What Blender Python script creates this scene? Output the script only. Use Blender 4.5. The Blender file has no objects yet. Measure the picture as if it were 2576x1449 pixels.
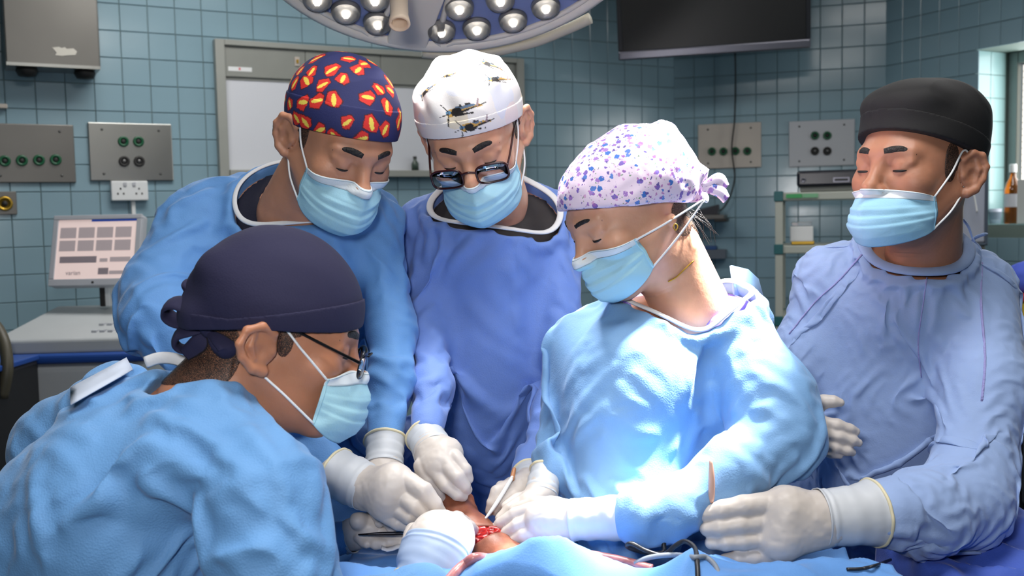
import bpy, math, random
import numpy as np
import openvdb
from mathutils import Vector, Matrix
from mathutils.bvhtree import BVHTree

random.seed(7)
RNG = np.random.default_rng(11)
scn = bpy.context.scene
COL = scn.collection

# ------------------------------------------------------------------ camera
W_PX, H_PX, FPX = 2576.0, 1449.0, 2504.4
CAM_POS = np.array([0.0, 0.0, 1.55])
PITCH, ROLL = math.radians(4.2), math.radians(1.15)
cam_d = bpy.data.cameras.new('camera')
cam_d.sensor_width = 36.0
cam_d.lens = 35.0
cam_d.clip_start = 0.02
cam_o = bpy.data.objects.new('camera', cam_d)
COL.objects.link(cam_o)
cam_R = Matrix.Rotation(math.pi / 2 - PITCH, 3, 'X') @ Matrix.Rotation(-ROLL, 3, 'Z')
cam_o.matrix_world = Matrix.Translation(Vector(CAM_POS)) @ cam_R.to_4x4()
scn.camera = cam_o
cam_d.dof.use_dof = True
cam_d.dof.focus_distance = 1.5
cam_d.dof.aperture_fstop = 7.0
CR = np.array(cam_R)                      # columns: right, up, back
RIGHT, UP, FWD = CR[:, 0], CR[:, 1], -CR[:, 2]

def P(px, py, d):
    """world point seen at a pixel of the 2576x1449 frame at depth d along the view axis"""
    return CAM_POS + d * (FWD + RIGHT * (px - W_PX / 2) / FPX + UP * (H_PX / 2 - py) / FPX)
def ray(px, py):
    v = FWD + RIGHT * (px - W_PX / 2) / FPX + UP * (H_PX / 2 - py) / FPX
    return v / np.linalg.norm(v)
def px_of(p):
    q = CR.T @ (np.asarray(p) - CAM_POS)
    return W_PX / 2 + FPX * q[0] / -q[2], H_PX / 2 - FPX * q[1] / -q[2], -q[2]

# ------------------------------------------------------------------ light and exposure
vs = scn.view_settings
vs.view_transform = 'Standard'
vs.look = 'None'
vs.gamma = 1.0
vs.exposure = 0.0
vs.use_curve_mapping = False
cy_ = scn.cycles
cy_.max_bounces, cy_.diffuse_bounces, cy_.glossy_bounces, cy_.transmission_bounces, cy_.transparent_max_bounces = 6, 3, 3, 5, 8
cy_.caustics_reflective = cy_.caustics_refractive = False
world = bpy.data.worlds.new('world')
scn.world = world
world.use_nodes = True
bg = world.node_tree.nodes['Background']
bg.inputs[0].default_value = (0.80, 0.88, 1.0, 1)
bg.inputs[1].default_value = 1.5

def aim(o, loc, target, roll=0.0):
    loc, target = Vector(loc), Vector(target)
    o.matrix_world = Matrix.Translation(loc) @ (target - loc).to_track_quat('-Z', 'Y').to_matrix().to_4x4()
def lamp(name, kind, loc, target, energy, color=(1, 1, 1), size=0.2, size_y=None, spot=None, blend=0.3):
    d = bpy.data.lights.new(name, kind)
    d.energy = energy
    d.color = color
    if kind == 'AREA':
        d.size = size
        if size_y:
            d.shape = 'RECTANGLE'; d.size_y = size_y
    else:
        d.shadow_soft_size = size
    if spot:
        d.spot_size = math.radians(spot); d.spot_blend = blend
    o = bpy.data.objects.new(name, d)
    COL.objects.link(o)
    aim(o, loc, target)
    return o
# camera flash just above the lens, ceiling lights, the two surgical lamp beams
lamp('flash_light', 'AREA', (-0.12, 0.0, 1.72), P(1150, 900, 1.7), 9.5, (1.0, 0.98, 0.97), 0.13)
lamp('ceiling_light_beam', 'AREA', (0.2, 1.0, 2.93), (0.2, 1.0, 0), 26.0, (1.0, 0.98, 0.95), 1.2, 0.6)
lamp('ceiling_light_beam', 'AREA', (-0.8, 3.3, 2.93), (-0.8, 3.3, 0), 22.0, (1.0, 0.98, 0.95), 1.2, 0.6)
lamp('ceiling_light_beam', 'AREA', (1.6, 3.0, 2.93), (1.6, 3.0, 0), 12.0, (1.0, 0.98, 0.95), 1.2, 0.6)
lamp('surgical_beam', 'SPOT', P(1131.6, -235.9, 1.706) + 0.07 * np.array([0.061, -0.486, -0.873]), P(1350, 1285, 1.42), 190.0, (1.0, 0.98, 0.95), 0.17, spot=24, blend=0.7)
lamp('surgical_beam', 'SPOT', (0.77, 1.62, 2.54), P(1540, 1110, 1.43), 1050.0, (1.0, 0.985, 0.96), 0.06, spot=15, blend=0.5)

# ------------------------------------------------------------------ materials
MATS = {}
def nd(nt, typ, **kw):
    n = nt.nodes.new(typ)
    for k, v in kw.items():
        if k in n.inputs:
            n.inputs[k].default_value = v
        else:
            setattr(n, k, v)
    return n
def mat(name, color, rough=0.5, metal=0.0, bump=0.0, bscale=60.0, var=0.0, vscale=8.0, sss=0.0, sheen=0.0,
        trans=0.0, emit=None, estr=0.0, coat=0.0, spec=None, alpha=None, attr=None, anis=None, sss_r=(0.5, 0.2, 0.1), weave=0.0):
    if name in MATS:
        return MATS[name]
    m = bpy.data.materials.new(name)
    m.use_nodes = True
    nt = m.node_tree
    b = nt.nodes['Principled BSDF']
    L = nt.links.new
    c4 = (*color, 1)
    b.inputs['Base Color'].default_value = c4
    b.inputs['Roughness'].default_value = rough
    b.inputs['Metallic'].default_value = metal
    if spec is not None: b.inputs['Specular IOR Level'].default_value = spec
    if coat: b.inputs['Coat Weight'].default_value = coat; b.inputs['Coat Roughness'].default_value = 0.08
    if sheen: b.inputs['Sheen Weight'].default_value = sheen; b.inputs['Sheen Roughness'].default_value = 0.4
    if sss:
        b.inputs['Subsurface Weight'].default_value = sss
        b.inputs['Subsurface Radius'].default_value = sss_r
        b.inputs['Subsurface Scale'].default_value = 0.012
    if trans: b.inputs['Transmission Weight'].default_value = trans
    if alpha is not None: b.inputs['Alpha'].default_value = alpha
    if emit: b.inputs['Emission Color'].default_value = (*emit, 1); b.inputs['Emission Strength'].default_value = estr; m.cycles.emission_sampling = 'NONE'
    tc = nd(nt, 'ShaderNodeTexCoord')
    src = None
    if attr:
        a = nd(nt, 'ShaderNodeAttribute', attribute_name=attr); src = a.outputs['Color']
        L(src, b.inputs['Base Color'])
    if var:
        n = nd(nt, 'ShaderNodeTexNoise', Scale=vscale, Detail=2.0)
        L(tc.outputs['Object'], n.inputs['Vector'])
        mx = nd(nt, 'ShaderNodeMix', data_type='RGBA', blend_type='MULTIPLY')
        mx.inputs[0].default_value = 1.0
        rp = nd(nt, 'ShaderNodeMapRange')
        rp.inputs['From Min'].default_value = 0.3; rp.inputs['From Max'].default_value = 0.7
        rp.inputs['To Min'].default_value = 1 - var; rp.inputs['To Max'].default_value = 1 + var
        L(n.outputs['Fac'], rp.inputs['Value'])
        if src: L(src, mx.inputs[6])
        else: mx.inputs[6].default_value = c4
        L(rp.outputs[0], mx.inputs[7])
        L(mx.outputs[2], b.inputs['Base Color'])
    prev = None
    if weave:
        v = nd(nt, 'ShaderNodeTexVoronoi', Scale=420.0)
        L(tc.outputs['Object'], v.inputs['Vector'])
        bp = nd(nt, 'ShaderNodeBump', Strength=weave, Distance=0.0006)
        L(v.outputs['Distance'], bp.inputs['Height']); prev = bp
    if bump:
        n2 = nd(nt, 'ShaderNodeTexNoise', Scale=bscale, Detail=2.5)
        L(tc.outputs['Object'], n2.inputs['Vector'])
        bp = nd(nt, 'ShaderNodeBump', Strength=bump, Distance=0.004)
        L(n2.outputs['Fac'], bp.inputs['Height'])
        if prev: L(prev.outputs[0], bp.inputs['Normal'])
        prev = bp
    if prev: L(prev.outputs[0], b.inputs['Normal'])
    MATS[name] = m
    return m
def s2l(r, g, b):
    f = lambda c: ((c / 255 + 0.055) / 1.055) ** 2.4 if c > 10 else c / 255 / 12.92
    return (f(r), f(g), f(b))

# ------------------------------------------------------------------ objects
def tag(o, label=None, cat=None, group=None, kind=None):
    if label: o['label'] = label
    if cat: o['category'] = cat
    if group: o['group'] = group
    if kind: o['kind'] = kind
    return o
def empty(name, loc, label=None, cat=None, group=None):
    o = bpy.data.objects.new(name, None)
    o.empty_display_size = 0.1
    o.location = Vector(loc)
    COL.objects.link(o)
    return tag(o, label, cat, group)
def wloc(o):
    v = Vector((0, 0, 0))
    while o:
        v += o.location; o = o.parent
    return v
def obj(name, geo, m, parent=None, smooth=True, loc=None, kind=None, label=None, cat=None, group=None):
    """geo = (verts, faces) in world space -> one mesh object; its origin goes to loc"""
    V, F = np.asarray(geo[0], float), geo[1]
    if loc is None:
        loc = (V.min(0) + V.max(0)) / 2
        loc = np.array([loc[0], loc[1], V[:, 2].min()])
    loc = np.asarray(loc, float)
    me = bpy.data.meshes.new(name)
    me.from_pydata((V - loc).tolist(), [], F if isinstance(F, list) else F.tolist())
    if isinstance(m, (list, tuple)):
        for x in m: me.materials.append(x)
        if len(geo) > 2: me.polygons.foreach_set('material_index', np.asarray(geo[2], np.int32))
    else:
        me.materials.append(m)
    if smooth: me.polygons.foreach_set('use_smooth', np.ones(len(me.polygons), bool))
    me.update()
    o = bpy.data.objects.new(name, me)
    COL.objects.link(o)
    if parent:
        o.parent = parent
        o.location = Vector(loc) - wloc(parent)
    else:
        o.location = Vector(loc)
    return tag(o, label, cat, group, kind)
def bevel(o, w=0.003, seg=2, angle=40):
    b = o.modifiers.new('bevel', 'BEVEL'); b.width = w; b.segments = seg
    b.limit_method = 'ANGLE'; b.angle_limit = math.radians(angle)
    return o
def solid(o, t, off=0.0):
    s = o.modifiers.new('solid', 'SOLIDIFY'); s.thickness = t; s.offset = off
    return o

def join(*gs):
    V, F, n = [], [], 0
    for g in gs:
        v, f = np.asarray(g[0], float), g[1]
        V.append(v)
        F += [[i + n for i in q] for q in (f if isinstance(f, list) else f.tolist())]
        n += len(v)
    return np.concatenate(V), F
CUBE_F = [[0, 1, 3, 2], [4, 6, 7, 5], [0, 4, 5, 1], [2, 3, 7, 6], [0, 2, 6, 4], [1, 5, 7, 3]]
def box(lo, hi, R=None, c=None):
    lo, hi = np.array(lo, float), np.array(hi, float)
    V = np.array([[lo[0] if i < 4 else hi[0], lo[1] if (i // 2) % 2 == 0 else hi[1], lo[2] if i % 2 == 0 else hi[2]] for i in range(8)])
    return xf((V, [list(f) for f in CUBE_F]), R, c)
def xf(g, R=None, c=None):
    V = np.asarray(g[0], float)
    if R is not None: V = V @ np.asarray(R).T
    if c is not None: V = V + np.asarray(c)
    return (V, *g[1:])
def lathe(prof, n=32, closed=False):
    """prof: list of (r, z) -> surface of revolution about z"""
    V, F = [], []
    m = len(prof)
    for i in range(n):
        a = 2 * math.pi * i / n
        for r, z in prof: V.append((r * math.cos(a), r * math.sin(a), z))
    for i in range(n):
        j = (i + 1) % n
        for k in range(m - 1 if not closed else m):
            k2 = (k + 1) % m
            F.append([i * m + k, j * m + k, j * m + k2, i * m + k2])
    return np.array(V), F
def catmull(pts, n=8, closed=False):
    p = np.asarray(pts, float)
    if len(p) < 3 and not closed: 
        t = np.linspace(0, 1, n)[:, None]
        return p[0] * (1 - t) + p[1] * t
    if closed: q = np.concatenate([p[-1:], p, p[:2]])
    else: q = np.concatenate([2 * p[:1] - p[1:2], p, 2 * p[-1:] - p[-2:-1]])
    out = []
    for i in range(len(q) - 3):
        a, b, c, d = q[i:i + 4]
        for t in np.linspace(0, 1, n, endpoint=False):
            out.append(0.5 * (2 * b + (c - a) * t + (2 * a - 5 * b + 4 * c - d) * t * t + (3 * b - a - 3 * c + d) * t ** 3))
    if not closed: out.append(q[-2])
    return np.array(out)
def tube(pts, r, n=8, sub=6, closed=False, flat=None, caps=True, up=None):
    """sweep along a smooth curve; r number or list per control point; flat = (scale, axis) squashes the section along an axis"""
    p = np.asarray(pts, float)
    rr = np.full(len(p), r, float) if np.isscalar(r) else np.asarray(r, float)
    c = catmull(np.concatenate([p, rr[:, None]], 1), sub, closed) if sub else np.concatenate([p, rr[:, None]], 1)
    c, rr = c[:, :3], np.maximum(c[:, 3], 1e-5)
    m = len(c)
    T = np.roll(c, -1, 0) - np.roll(c, 1, 0)
    if not closed: T[0] = c[1] - c[0]; T[-1] = c[-1] - c[-2]
    T /= np.linalg.norm(T, axis=1)[:, None] + 1e-12
    N = np.zeros_like(T)
    a = np.array(up, float) if up is not None else (np.array([0, 0, 1.0]) if abs(T[0][2]) < 0.9 else np.array([1.0, 0, 0]))
    for i in range(m):
        a = a - T[i] * (a @ T[i]); a /= np.linalg.norm(a) + 1e-12
        N[i] = a
    B = np.cross(T, N)
    ang = 2 * math.pi * np.arange(n) / n
    fl = flat if flat is not None else 1.0
    V = c[:, None, :] + rr[:, None, None] * (np.cos(ang)[None, :, None] * N[:, None, :] * fl + np.sin(ang)[None, :, None] * B[:, None, :])
    V = V.reshape(-1, 3)
    F = []
    for i in range(m if closed else m - 1):
        i2 = (i + 1) % m
        for k in range(n):
            k2 = (k + 1) % n
            F.append([i * n + k, i * n + k2, i2 * n + k2, i2 * n + k])
    if caps and not closed:
        F.append(list(range(n))[::-1]); F.append([(m - 1) * n + k for k in range(n)])
    return V, F
def frame_of(z, x=None):
    z = np.asarray(z, float); z = z / np.linalg.norm(z)
    x = np.asarray(x if x is not None else ((1, 0, 0) if abs(z[0]) < 0.9 else (0, 1, 0)), float)
    x = x - z * (x @ z); x /= np.linalg.norm(x)
    return np.stack([x, np.cross(z, x), z], 1)
def grid_faces(nu, nv):
    return [[i * nv + j, i * nv + j + 1, (i + 1) * nv + j + 1, (i + 1) * nv + j] for i in range(nu - 1) for j in range(nv - 1)]

# ------------------------------------------------------------------ noise
def _hash(i, j, k, s):
    h = (i * 374761393 + j * 668265263 + k * 2147483647 + s * 974711) & 0xffffffff
    h = ((h ^ (h >> 13)) * 1274126177) & 0xffffffff
    return ((h ^ (h >> 16)) & 0xffff) / 32767.5 - 1.0
def noise(p, seed=0):
    p = np.asarray(p, float)
    i = np.floor(p).astype(np.int64); f = p - i
    u = f * f * f * (f * (f * 6 - 15) + 10)
    r = 0
    for dx in (0, 1):
        wx = u[:, 0] if dx else 1 - u[:, 0]
        for dy in (0, 1):
            wy = u[:, 1] if dy else 1 - u[:, 1]
            for dz in (0, 1):
                wz = u[:, 2] if dz else 1 - u[:, 2]
                r = r + wx * wy * wz * _hash(i[:, 0] + dx, i[:, 1] + dy, i[:, 2] + dz, seed)
    return r
def stretch(p, d, s):
    d = np.asarray(d, float); d /= np.linalg.norm(d)
    return p - (1 - 1 / s) * (p @ d)[:, None] * d[None]

# ------------------------------------------------------------------ signed distance sculpting
class Field:
    def __init__(s, lo, hi, h, pad=0.035):
        s.lo = np.array(lo, float); s.h = h; s.pad = pad
        s.n = np.ceil((np.array(hi) - s.lo) / h).astype(int) + 1
        s.f = np.full(s.n, 0.5, np.float32)
    def _win(s, lo, hi):
        a = np.clip(np.floor((np.asarray(lo) - s.pad - s.lo) / s.h).astype(int), 0, s.n)
        b = np.clip(np.ceil((np.asarray(hi) + s.pad - s.lo) / s.h).astype(int) + 1, 0, s.n)
        if np.any(b <= a): return None
        sl = tuple(slice(a[i], b[i]) for i in range(3))
        ax = [(s.lo[i] + s.h * np.arange(a[i], b[i])).astype(np.float32) for i in range(3)]
        return sl, np.meshgrid(*ax, indexing='ij', sparse=True)
    def comb(s, sl, d, k, mode):
        a = s.f[sl]
        if mode == 'add':
            if k > 0:
                hh = np.maximum(k - np.abs(a - d), 0) / k
                s.f[sl] = np.minimum(a, d) - hh * hh * k * 0.25
            else: s.f[sl] = np.minimum(a, d)
        else:
            d = -d
            if k > 0:
                hh = np.maximum(k - np.abs(a - d), 0) / k
                s.f[sl] = np.maximum(a, d) + hh * hh * k * 0.25
            else: s.f[sl] = np.maximum(a, d)
    def cone(s, a, b, ra, rb, k=0.01, mode='add'):
        a, b = np.asarray(a, float), np.asarray(b, float)
        r = max(ra, rb)
        w = s._win(np.minimum(a, b) - r, np.maximum(a, b) + r)
        if w is None: return s
        sl, (X, Y, Z) = w
        ba = b - a; L2 = float(ba @ ba) + 1e-12
        t = np.clip(((X - a[0]) * ba[0] + (Y - a[1]) * ba[1] + (Z - a[2]) * ba[2]) / L2, 0, 1)
        d = np.sqrt((X - a[0] - t * ba[0]) ** 2 + (Y - a[1] - t * ba[1]) ** 2 + (Z - a[2] - t * ba[2]) ** 2) - (ra + t * (rb - ra))
        s.comb(sl, d.astype(np.float32), k, mode); return s
    def chain(s, pts, rs, k=0.01, mode='add'):
        for i in range(len(pts) - 1): s.cone(pts[i], pts[i + 1], rs[i], rs[i + 1], k, mode)
        return s
    def ell(s, c, r, R=None, k=0.01, mode='add'):
        c, r = np.asarray(c, float), np.asarray(r, float)
        m = np.max(r) if R is not None else r
        w = s._win(c - m, c + m)
        if w is None: return s
        sl, (X, Y, Z) = w
        x, y, z = X - c[0], Y - c[1], Z - c[2]
        if R is not None:
            R = np.asarray(R)
            x, y, z = (R[0, 0] * x + R[1, 0] * y + R[2, 0] * z, R[0, 1] * x + R[1, 1] * y + R[2, 1] * z, R[0, 2] * x + R[1, 2] * y + R[2, 2] * z)
        k0 = np.sqrt((x / r[0]) ** 2 + (y / r[1]) ** 2 + (z / r[2]) ** 2)
        k1 = np.sqrt((x / r[0] ** 2) ** 2 + (y / r[1] ** 2) ** 2 + (z / r[2] ** 2) ** 2) + 1e-9
        d = k0 * (k0 - 1) / k1
        s.comb(sl, d.astype(np.float32), k, mode); return s
    def grid(s):
        ax = [(s.lo[i] + s.h * np.arange(s.n[i])).astype(np.float32) for i in range(3)]
        return np.meshgrid(*ax, indexing='ij', sparse=True)
    def copy(s):
        o = Field.__new__(Field); o.lo, o.h, o.n, o.pad = s.lo, s.h, s.n, s.pad; o.f = s.f.copy(); return o
    def sub_plane(s, n, c, k=0.0):
        """keep n.p > c"""
        X, Y, Z = s.grid()
        d = (c - (n[0] * X + n[1] * Y + n[2] * Z)).astype(np.float32) / np.float32(np.linalg.norm(n))
        if k > 0:
            hh = np.maximum(k - np.abs(s.f - d), 0) / k
            s.f = np.maximum(s.f, d) + hh * hh * k * 0.25
        else: s.f = np.maximum(s.f, d)
        return s
    def mesh(s, iso=0.0):
        g = openvdb.FloatGrid(0.5)
        f = s.f.copy()
        f[0] = f[-1] = 0.5; f[:, 0] = f[:, -1] = 0.5; f[:, :, 0] = f[:, :, -1] = 0.5
        g.copyFromArray(np.clip(f, -0.5, 0.5).astype(np.float64) if False else f)
        pts, tris, quads = g.convertToPolygons(isovalue=iso, adaptivity=0.0)
        V = pts * s.h + s.lo
        F = np.concatenate([quads]) if len(quads) else np.zeros((0, 4), int)
        F = F.tolist()
        if len(tris): F += tris.tolist()
        return V.astype(float), F
def normals(V, F):
    A = np.array([q if len(q) == 4 else [q[0], q[1], q[2], q[2]] for q in F]) if isinstance(F, list) else F
    n = np.cross(V[A[:, 2]] - V[A[:, 0]], V[A[:, 3]] - V[A[:, 1]])
    N = np.zeros_like(V)
    for k in range(4): np.add.at(N, A[:, k], n)
    return N / (np.linalg.norm(N, axis=1)[:, None] + 1e-12)
def largest(g):
    """keep the biggest connected shell"""
    V, F = g
    n = len(V); lab = np.arange(n)
    A = np.array([q if len(q) == 4 else [q[0], q[1], q[2], q[2]] for q in F])
    e = np.concatenate([A[:, [0, 1]], A[:, [1, 2]], A[:, [2, 3]], A[:, [3, 0]]])
    while True:
        m = np.minimum(lab[e[:, 0]], lab[e[:, 1]])
        old = lab.copy()
        np.minimum.at(lab, e[:, 0], m); np.minimum.at(lab, e[:, 1], m)
        lab = lab[lab]
        lab = lab[lab]
        if np.array_equal(old, lab): break
    u, c = np.unique(lab, return_counts=True)
    keep = lab == u[np.argmax(c)]
    if keep.all(): return g
    idx = np.cumsum(keep) - 1
    fk = keep[A[:, 0]]
    return V[keep], [[int(idx[i]) for i in q] for q, z in zip(F, fk) if z]
def bvh_of(g):
    return BVHTree.FromPolygons([tuple(v) for v in g[0]], g[1])
def cast_px(bvh, px, py):
    h = bvh.ray_cast(Vector(CAM_POS), Vector(ray(px, py)))
    return None if h[0] is None else np.array(h[0])
def euler(yaw, pitch, roll=0):
    return np.array(Matrix.Rotation(math.radians(yaw), 3, 'Z') @ Matrix.Rotation(math.radians(pitch), 3, 'X') @ Matrix.Rotation(math.radians(roll), 3, 'Y'))
# ================================================================== THE ROOM
TILE = 0.108
PAB = np.array([0.897, 5.45]); PBC = np.array([1.926, 5.135])
dA = np.array([math.cos(math.radians(28.5)), math.sin(math.radians(28.5))])
dB = (PBC - PAB) / np.linalg.norm(PBC - PAB)
dC = np.array([0.469, -0.883]); dC /= np.linalg.norm(dC)
H_ROOM = 3.0
class Plane:
    """vertical wall: local u runs to the right as seen from the room, v out of the wall into the room, z up"""
    def __init__(s, p0, d):
        s.p0, s.d = np.array([p0[0], p0[1], 0.0]), np.array([d[0], d[1], 0.0])
        s.n = np.array([d[1], -d[0], 0.0])
        s.R = np.stack([s.d, -s.n, np.array([0, 0, 1.0])], 1)    # local x=u, y=into wall, z
    def uz(s, px, py, out=0.0):
        r = ray(px, py); q = s.p0 + s.n * out
        t = ((q - CAM_POS) @ s.n) / (r @ s.n)
        p = CAM_POS + t * r
        return float((p - s.p0) @ s.d), float(p[2])
    def pt(s, u, z, out=0.0):
        return s.p0 + s.d * u + s.n * out + np.array([0, 0, z])
    def box(s, u0, u1, z0, z1, o0, o1):
        return xf(box((u0, -o1, z0), (u1, -o0, z1)), s.R, s.p0)
    def rect(s, x0, y0, x1, y1, out=0.0):
        um0 = s.uz(x0, (y0 + y1) / 2, out)[0]; um1 = s.uz(x1, (y0 + y1) / 2, out)[0]
        z1_ = s.uz((x0 + x1) / 2, y0, out)[1]; z0_ = s.uz((x0 + x1) / 2, y1, out)[1]
        return um0, um1, z0_, z1_
LA, LC = 5.6, 5.0
pA0 = PAB - dA * LA
pC1 = PBC + dC * LC
WA, WB, WC = Plane(pA0, dA), Plane(PAB, dB), Plane(PBC, dC)

M_grout = mat('grout', s2l(112, 128, 122), 0.8, bump=0.2, bscale=80)
M_tile = mat('glazed_tile', s2l(132, 160, 172), 0.16, var=0.06, vscale=3.0, bump=0.05, bscale=14, spec=0.5)
M_floor = mat('vinyl_floor', s2l(58, 70, 78), 0.45, var=0.15, vscale=5)
M_ceil = mat('ceiling_paint', s2l(196, 200, 198), 0.8)
def tile_geo():
    s, b = TILE / 2 - 0.0012, 0.0022
    rings = [(s, 0.0), (s, 0.0035), (s - b, 0.0055)]
    V = [(sx * r, -d, sz * r) for r, d in rings for sx, sz in ((-1, -1), (1, -1), (1, 1), (-1, 1))]
    F = [[k * 4 + i, k * 4 + (i + 1) % 4, k * 4 + 4 + (i + 1) % 4, k * 4 + 4 + i] for k in range(2) for i in range(4)] + [[8, 9, 10, 11]]
    return np.array(V, float), F
tV, tF = tile_geo()
tile_me = bpy.data.meshes.new('tile')
tile_me.from_pydata(tV.tolist(), [], tF); tile_me.materials.append(M_tile)

def tiled_wall(name, pl, length, joint_u, joint_z, holes=(), z_lo=0.0, label=None, thick=0.15, outer=None):
    """one slab with glazed tiles set proud of it; the 300 largest in view are parts, the rest one part of kind stuff"""
    w = obj(name, outer if outer is not None else pl.box(0, length, 0, H_ROOM, -thick, 0.0), M_grout, None, False, loc=pl.p0, kind='structure', label=label)
    u0 = joint_u % TILE; z0 = joint_z % TILE
    cells = []
    for i in range(-1, int(length / TILE) + 1):
        for j in range(-1, int(H_ROOM / TILE) + 1):
            uc, zc = u0 + (i + 0.5) * TILE, z0 + (j + 0.5) * TILE
            if uc - TILE / 2 < -1e-3 or uc + TILE / 2 > length + 6e-3 or zc < TILE / 2 or zc + TILE / 2 > H_ROOM: continue
            if any(uc > a - 0.03 and uc < b + 0.03 and zc > c - 0.03 and zc < d + 0.03 for a, b, c, d in holes): continue
            x, y, dep = px_of(pl.pt(uc, zc))
            seen = dep > 0 and -40 < x < W_PX + 40 and -40 < y < 900
            hid = 300 < x < 1050 and y > 640 or x > 1050 and y > 700 and x < 1700
            cells.append((0 if seen and not hid else 1, -1.0 / max(dep, 0.1), uc, zc))
    cells.sort()
    rest = []
    for n, (k, _, uc, zc) in enumerate(cells):
        ry, rx = RNG.normal(0, 0.0035, 2)
        if k == 0 and n < 300:
            t = bpy.data.objects.new('tile', tile_me)
            t.parent = w
            M = Matrix.Translation(Vector(pl.pt(uc, zc) - pl.p0)) @ Matrix([list(r) for r in pl.R]).to_4x4() @ Matrix.Rotation(rx, 4, 'X') @ Matrix.Rotation(ry, 4, 'Z')
            t.matrix_local = M
            COL.objects.link(t)
        else:
            rest.append(((tV + np.array([uc, 0, zc])) @ pl.R.T + pl.p0, tF))
    if rest:
        V = np.concatenate([r[0] for r in rest])
        F = (np.array(tF)[None] + 12 * np.arange(len(rest))[:, None, None]).reshape(-1, 4).tolist()
        obj('tile_field', (V, F), M_tile, w, False, loc=pl.p0, kind='stuff')
    return w
juA, jzA = LA, WA.uz(306, 79)[1]
juB, jzB = WB.uz(2000, 180)
tiled_wall('wall_back', WA, LA, juA, jzA)
tiled_wall('wall_corner', WB, np.linalg.norm(PBC - PAB), 0.0, jzB)
# window recess in the right wall
wu0, wz1 = WC.uz(2453, 126); wz0 = WC.uz(2470, 566)[1]
wu1 = wu0 + 1.25; REC = 0.25
slab = join(WC.box(0, wu0, 0, H_ROOM, -0.34, 0), WC.box(wu1, LC, 0, H_ROOM, -0.34, 0),
            WC.box(wu0, wu1, 0, wz0, -0.34, 0), WC.box(wu0, wu1, wz1, H_ROOM, -0.34, 0))
wall_c = tiled_wall('wall_right', WC, LC, 0.0, jzB, holes=[(wu0, wu1, wz0, wz1)], outer=slab)
# tiled reveal of the recess (far jamb, sill, head)
M_tilew = mat('reveal_tile', s2l(150, 186, 188), 0.22, spec=0.5)
for j in range(int((wz1 - wz0) / TILE) + 1):
    for i in range(2):
        za, zb = wz1 - (j + 1) * TILE + 0.0012, wz1 - j * TILE - 0.0012
        za = max(za, wz0 + 0.004)
        if zb - za < 0.02: continue
        a, b = -0.002 - i * TILE, -0.002 - (i + 1) * TILE + 0.0024
        g = xf(box((wu0, -a, za), (wu0 + 0.004, -b, zb)), WC.R, WC.p0)
        bevel(obj('reveal_tile', g, M_tilew, wall_c, False), 0.0015)
for i in range(8):
    for k in range(2):
        g = WC.box(wu0 + 0.006 + i * TILE, wu0 + 0.004 + (i + 1) * TILE, wz0, wz0 + 0.004, -0.002 - (k + 1) * TILE, -0.005 - k * TILE)
        bevel(obj('reveal_tile', g, M_tilew, wall_c, False), 0.0015)
# window
M_alu = mat('window_aluminium', s2l(128, 134, 132), 0.4, 0.6)
win = tag(empty('window_1', WC.pt(wu0, wz0, -REC)), 'grey aluminium framed window with bright frosted pane at right edge', None, None, 'structure')
fw = 0.055
bevel(obj('window_frame', join(WC.box(wu0 + .004, wu0 + fw, wz0, wz1, -REC - 0.05, -REC + 0.02), WC.box(wu1 - fw, wu1, wz0, wz1, -REC - 0.05, -REC + 0.02),
    WC.box(wu0 + fw, wu1 - fw, wz0, wz0 + fw, -REC - 0.05, -REC + 0.02), WC.box(wu0 + fw, wu1 - fw, wz1 - fw, wz1, -REC - 0.05, -REC + 0.02)), M_alu, win, False), 0.004)
M_blind = mat('blind_slat', s2l(236, 232, 222), 0.6, emit=(1.0, 0.93, 0.82), estr=1.3)  # slats get their own glow in place of daylight through the blind
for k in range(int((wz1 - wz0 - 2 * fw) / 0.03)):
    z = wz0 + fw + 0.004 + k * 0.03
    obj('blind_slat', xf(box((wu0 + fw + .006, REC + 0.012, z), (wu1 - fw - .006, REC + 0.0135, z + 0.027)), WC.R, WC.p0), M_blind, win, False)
M_pane = mat('window_pane', (0.95, 0.98, 1.0), 0.05, trans=1.0)
obj('pane', WC.box(wu0 + fw, wu1 - fw, wz0 + fw, wz1 - fw, -REC - 0.035, -REC - 0.03), M_pane, win, False)
lamp('window_daylight', 'AREA', WC.pt(wu0 + 0.62, wz0 + 0.55, -REC + 0.03), WC.pt(wu0 + 0.62, wz0 + 0.5, 2.0), 14.0, (0.95, 0.98, 1.0), 1.1, 0.9)

# the walls behind the camera, floor and ceiling
pBk = pC1 - dA * (LA + 1.2); 
nA2 = np.array([dA[1], -dA[0]])
pL1 = pA0 + nA2 * 6.2
M_plain = mat('tile_far', s2l(108, 140, 150), 0.25, bump=0.1, bscale=30)
wl = Plane(pL1, -nA2)
obj('wall_left', wl.box(0, 6.2, 0, H_ROOM, -0.15, 0), M_plain, None, False, kind='structure')
wf = Plane(pL1 + dA * 9.0, -dA)
obj('wall_front', wf.box(0, 9.0, 0, H_ROOM, -0.15, 0), M_plain, None, False, kind='structure')
wr2 = Plane(pC1, dC)
obj('trim_1', wr2.box(-0.02, 2.4, 0, H_ROOM, -0.15, 0), M_plain, None, False, kind='structure')
fl = Plane(pL1, dA)
def slab_z(z0, z1):
    return xf(box((-0.3, -7.4, z0), (9.3, 0.3, z1)), np.stack([np.append(dA, 0), np.append(nA2, 0), [0, 0, 1]], 1), np.append(pL1, 0) * [1, 1, 0])
obj('floor', slab_z(-0.12, 0.0), M_floor, None, False, kind='structure')
obj('ceiling', slab_z(H_ROOM, H_ROOM + 0.1), M_ceil, None, False, kind='structure')

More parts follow.
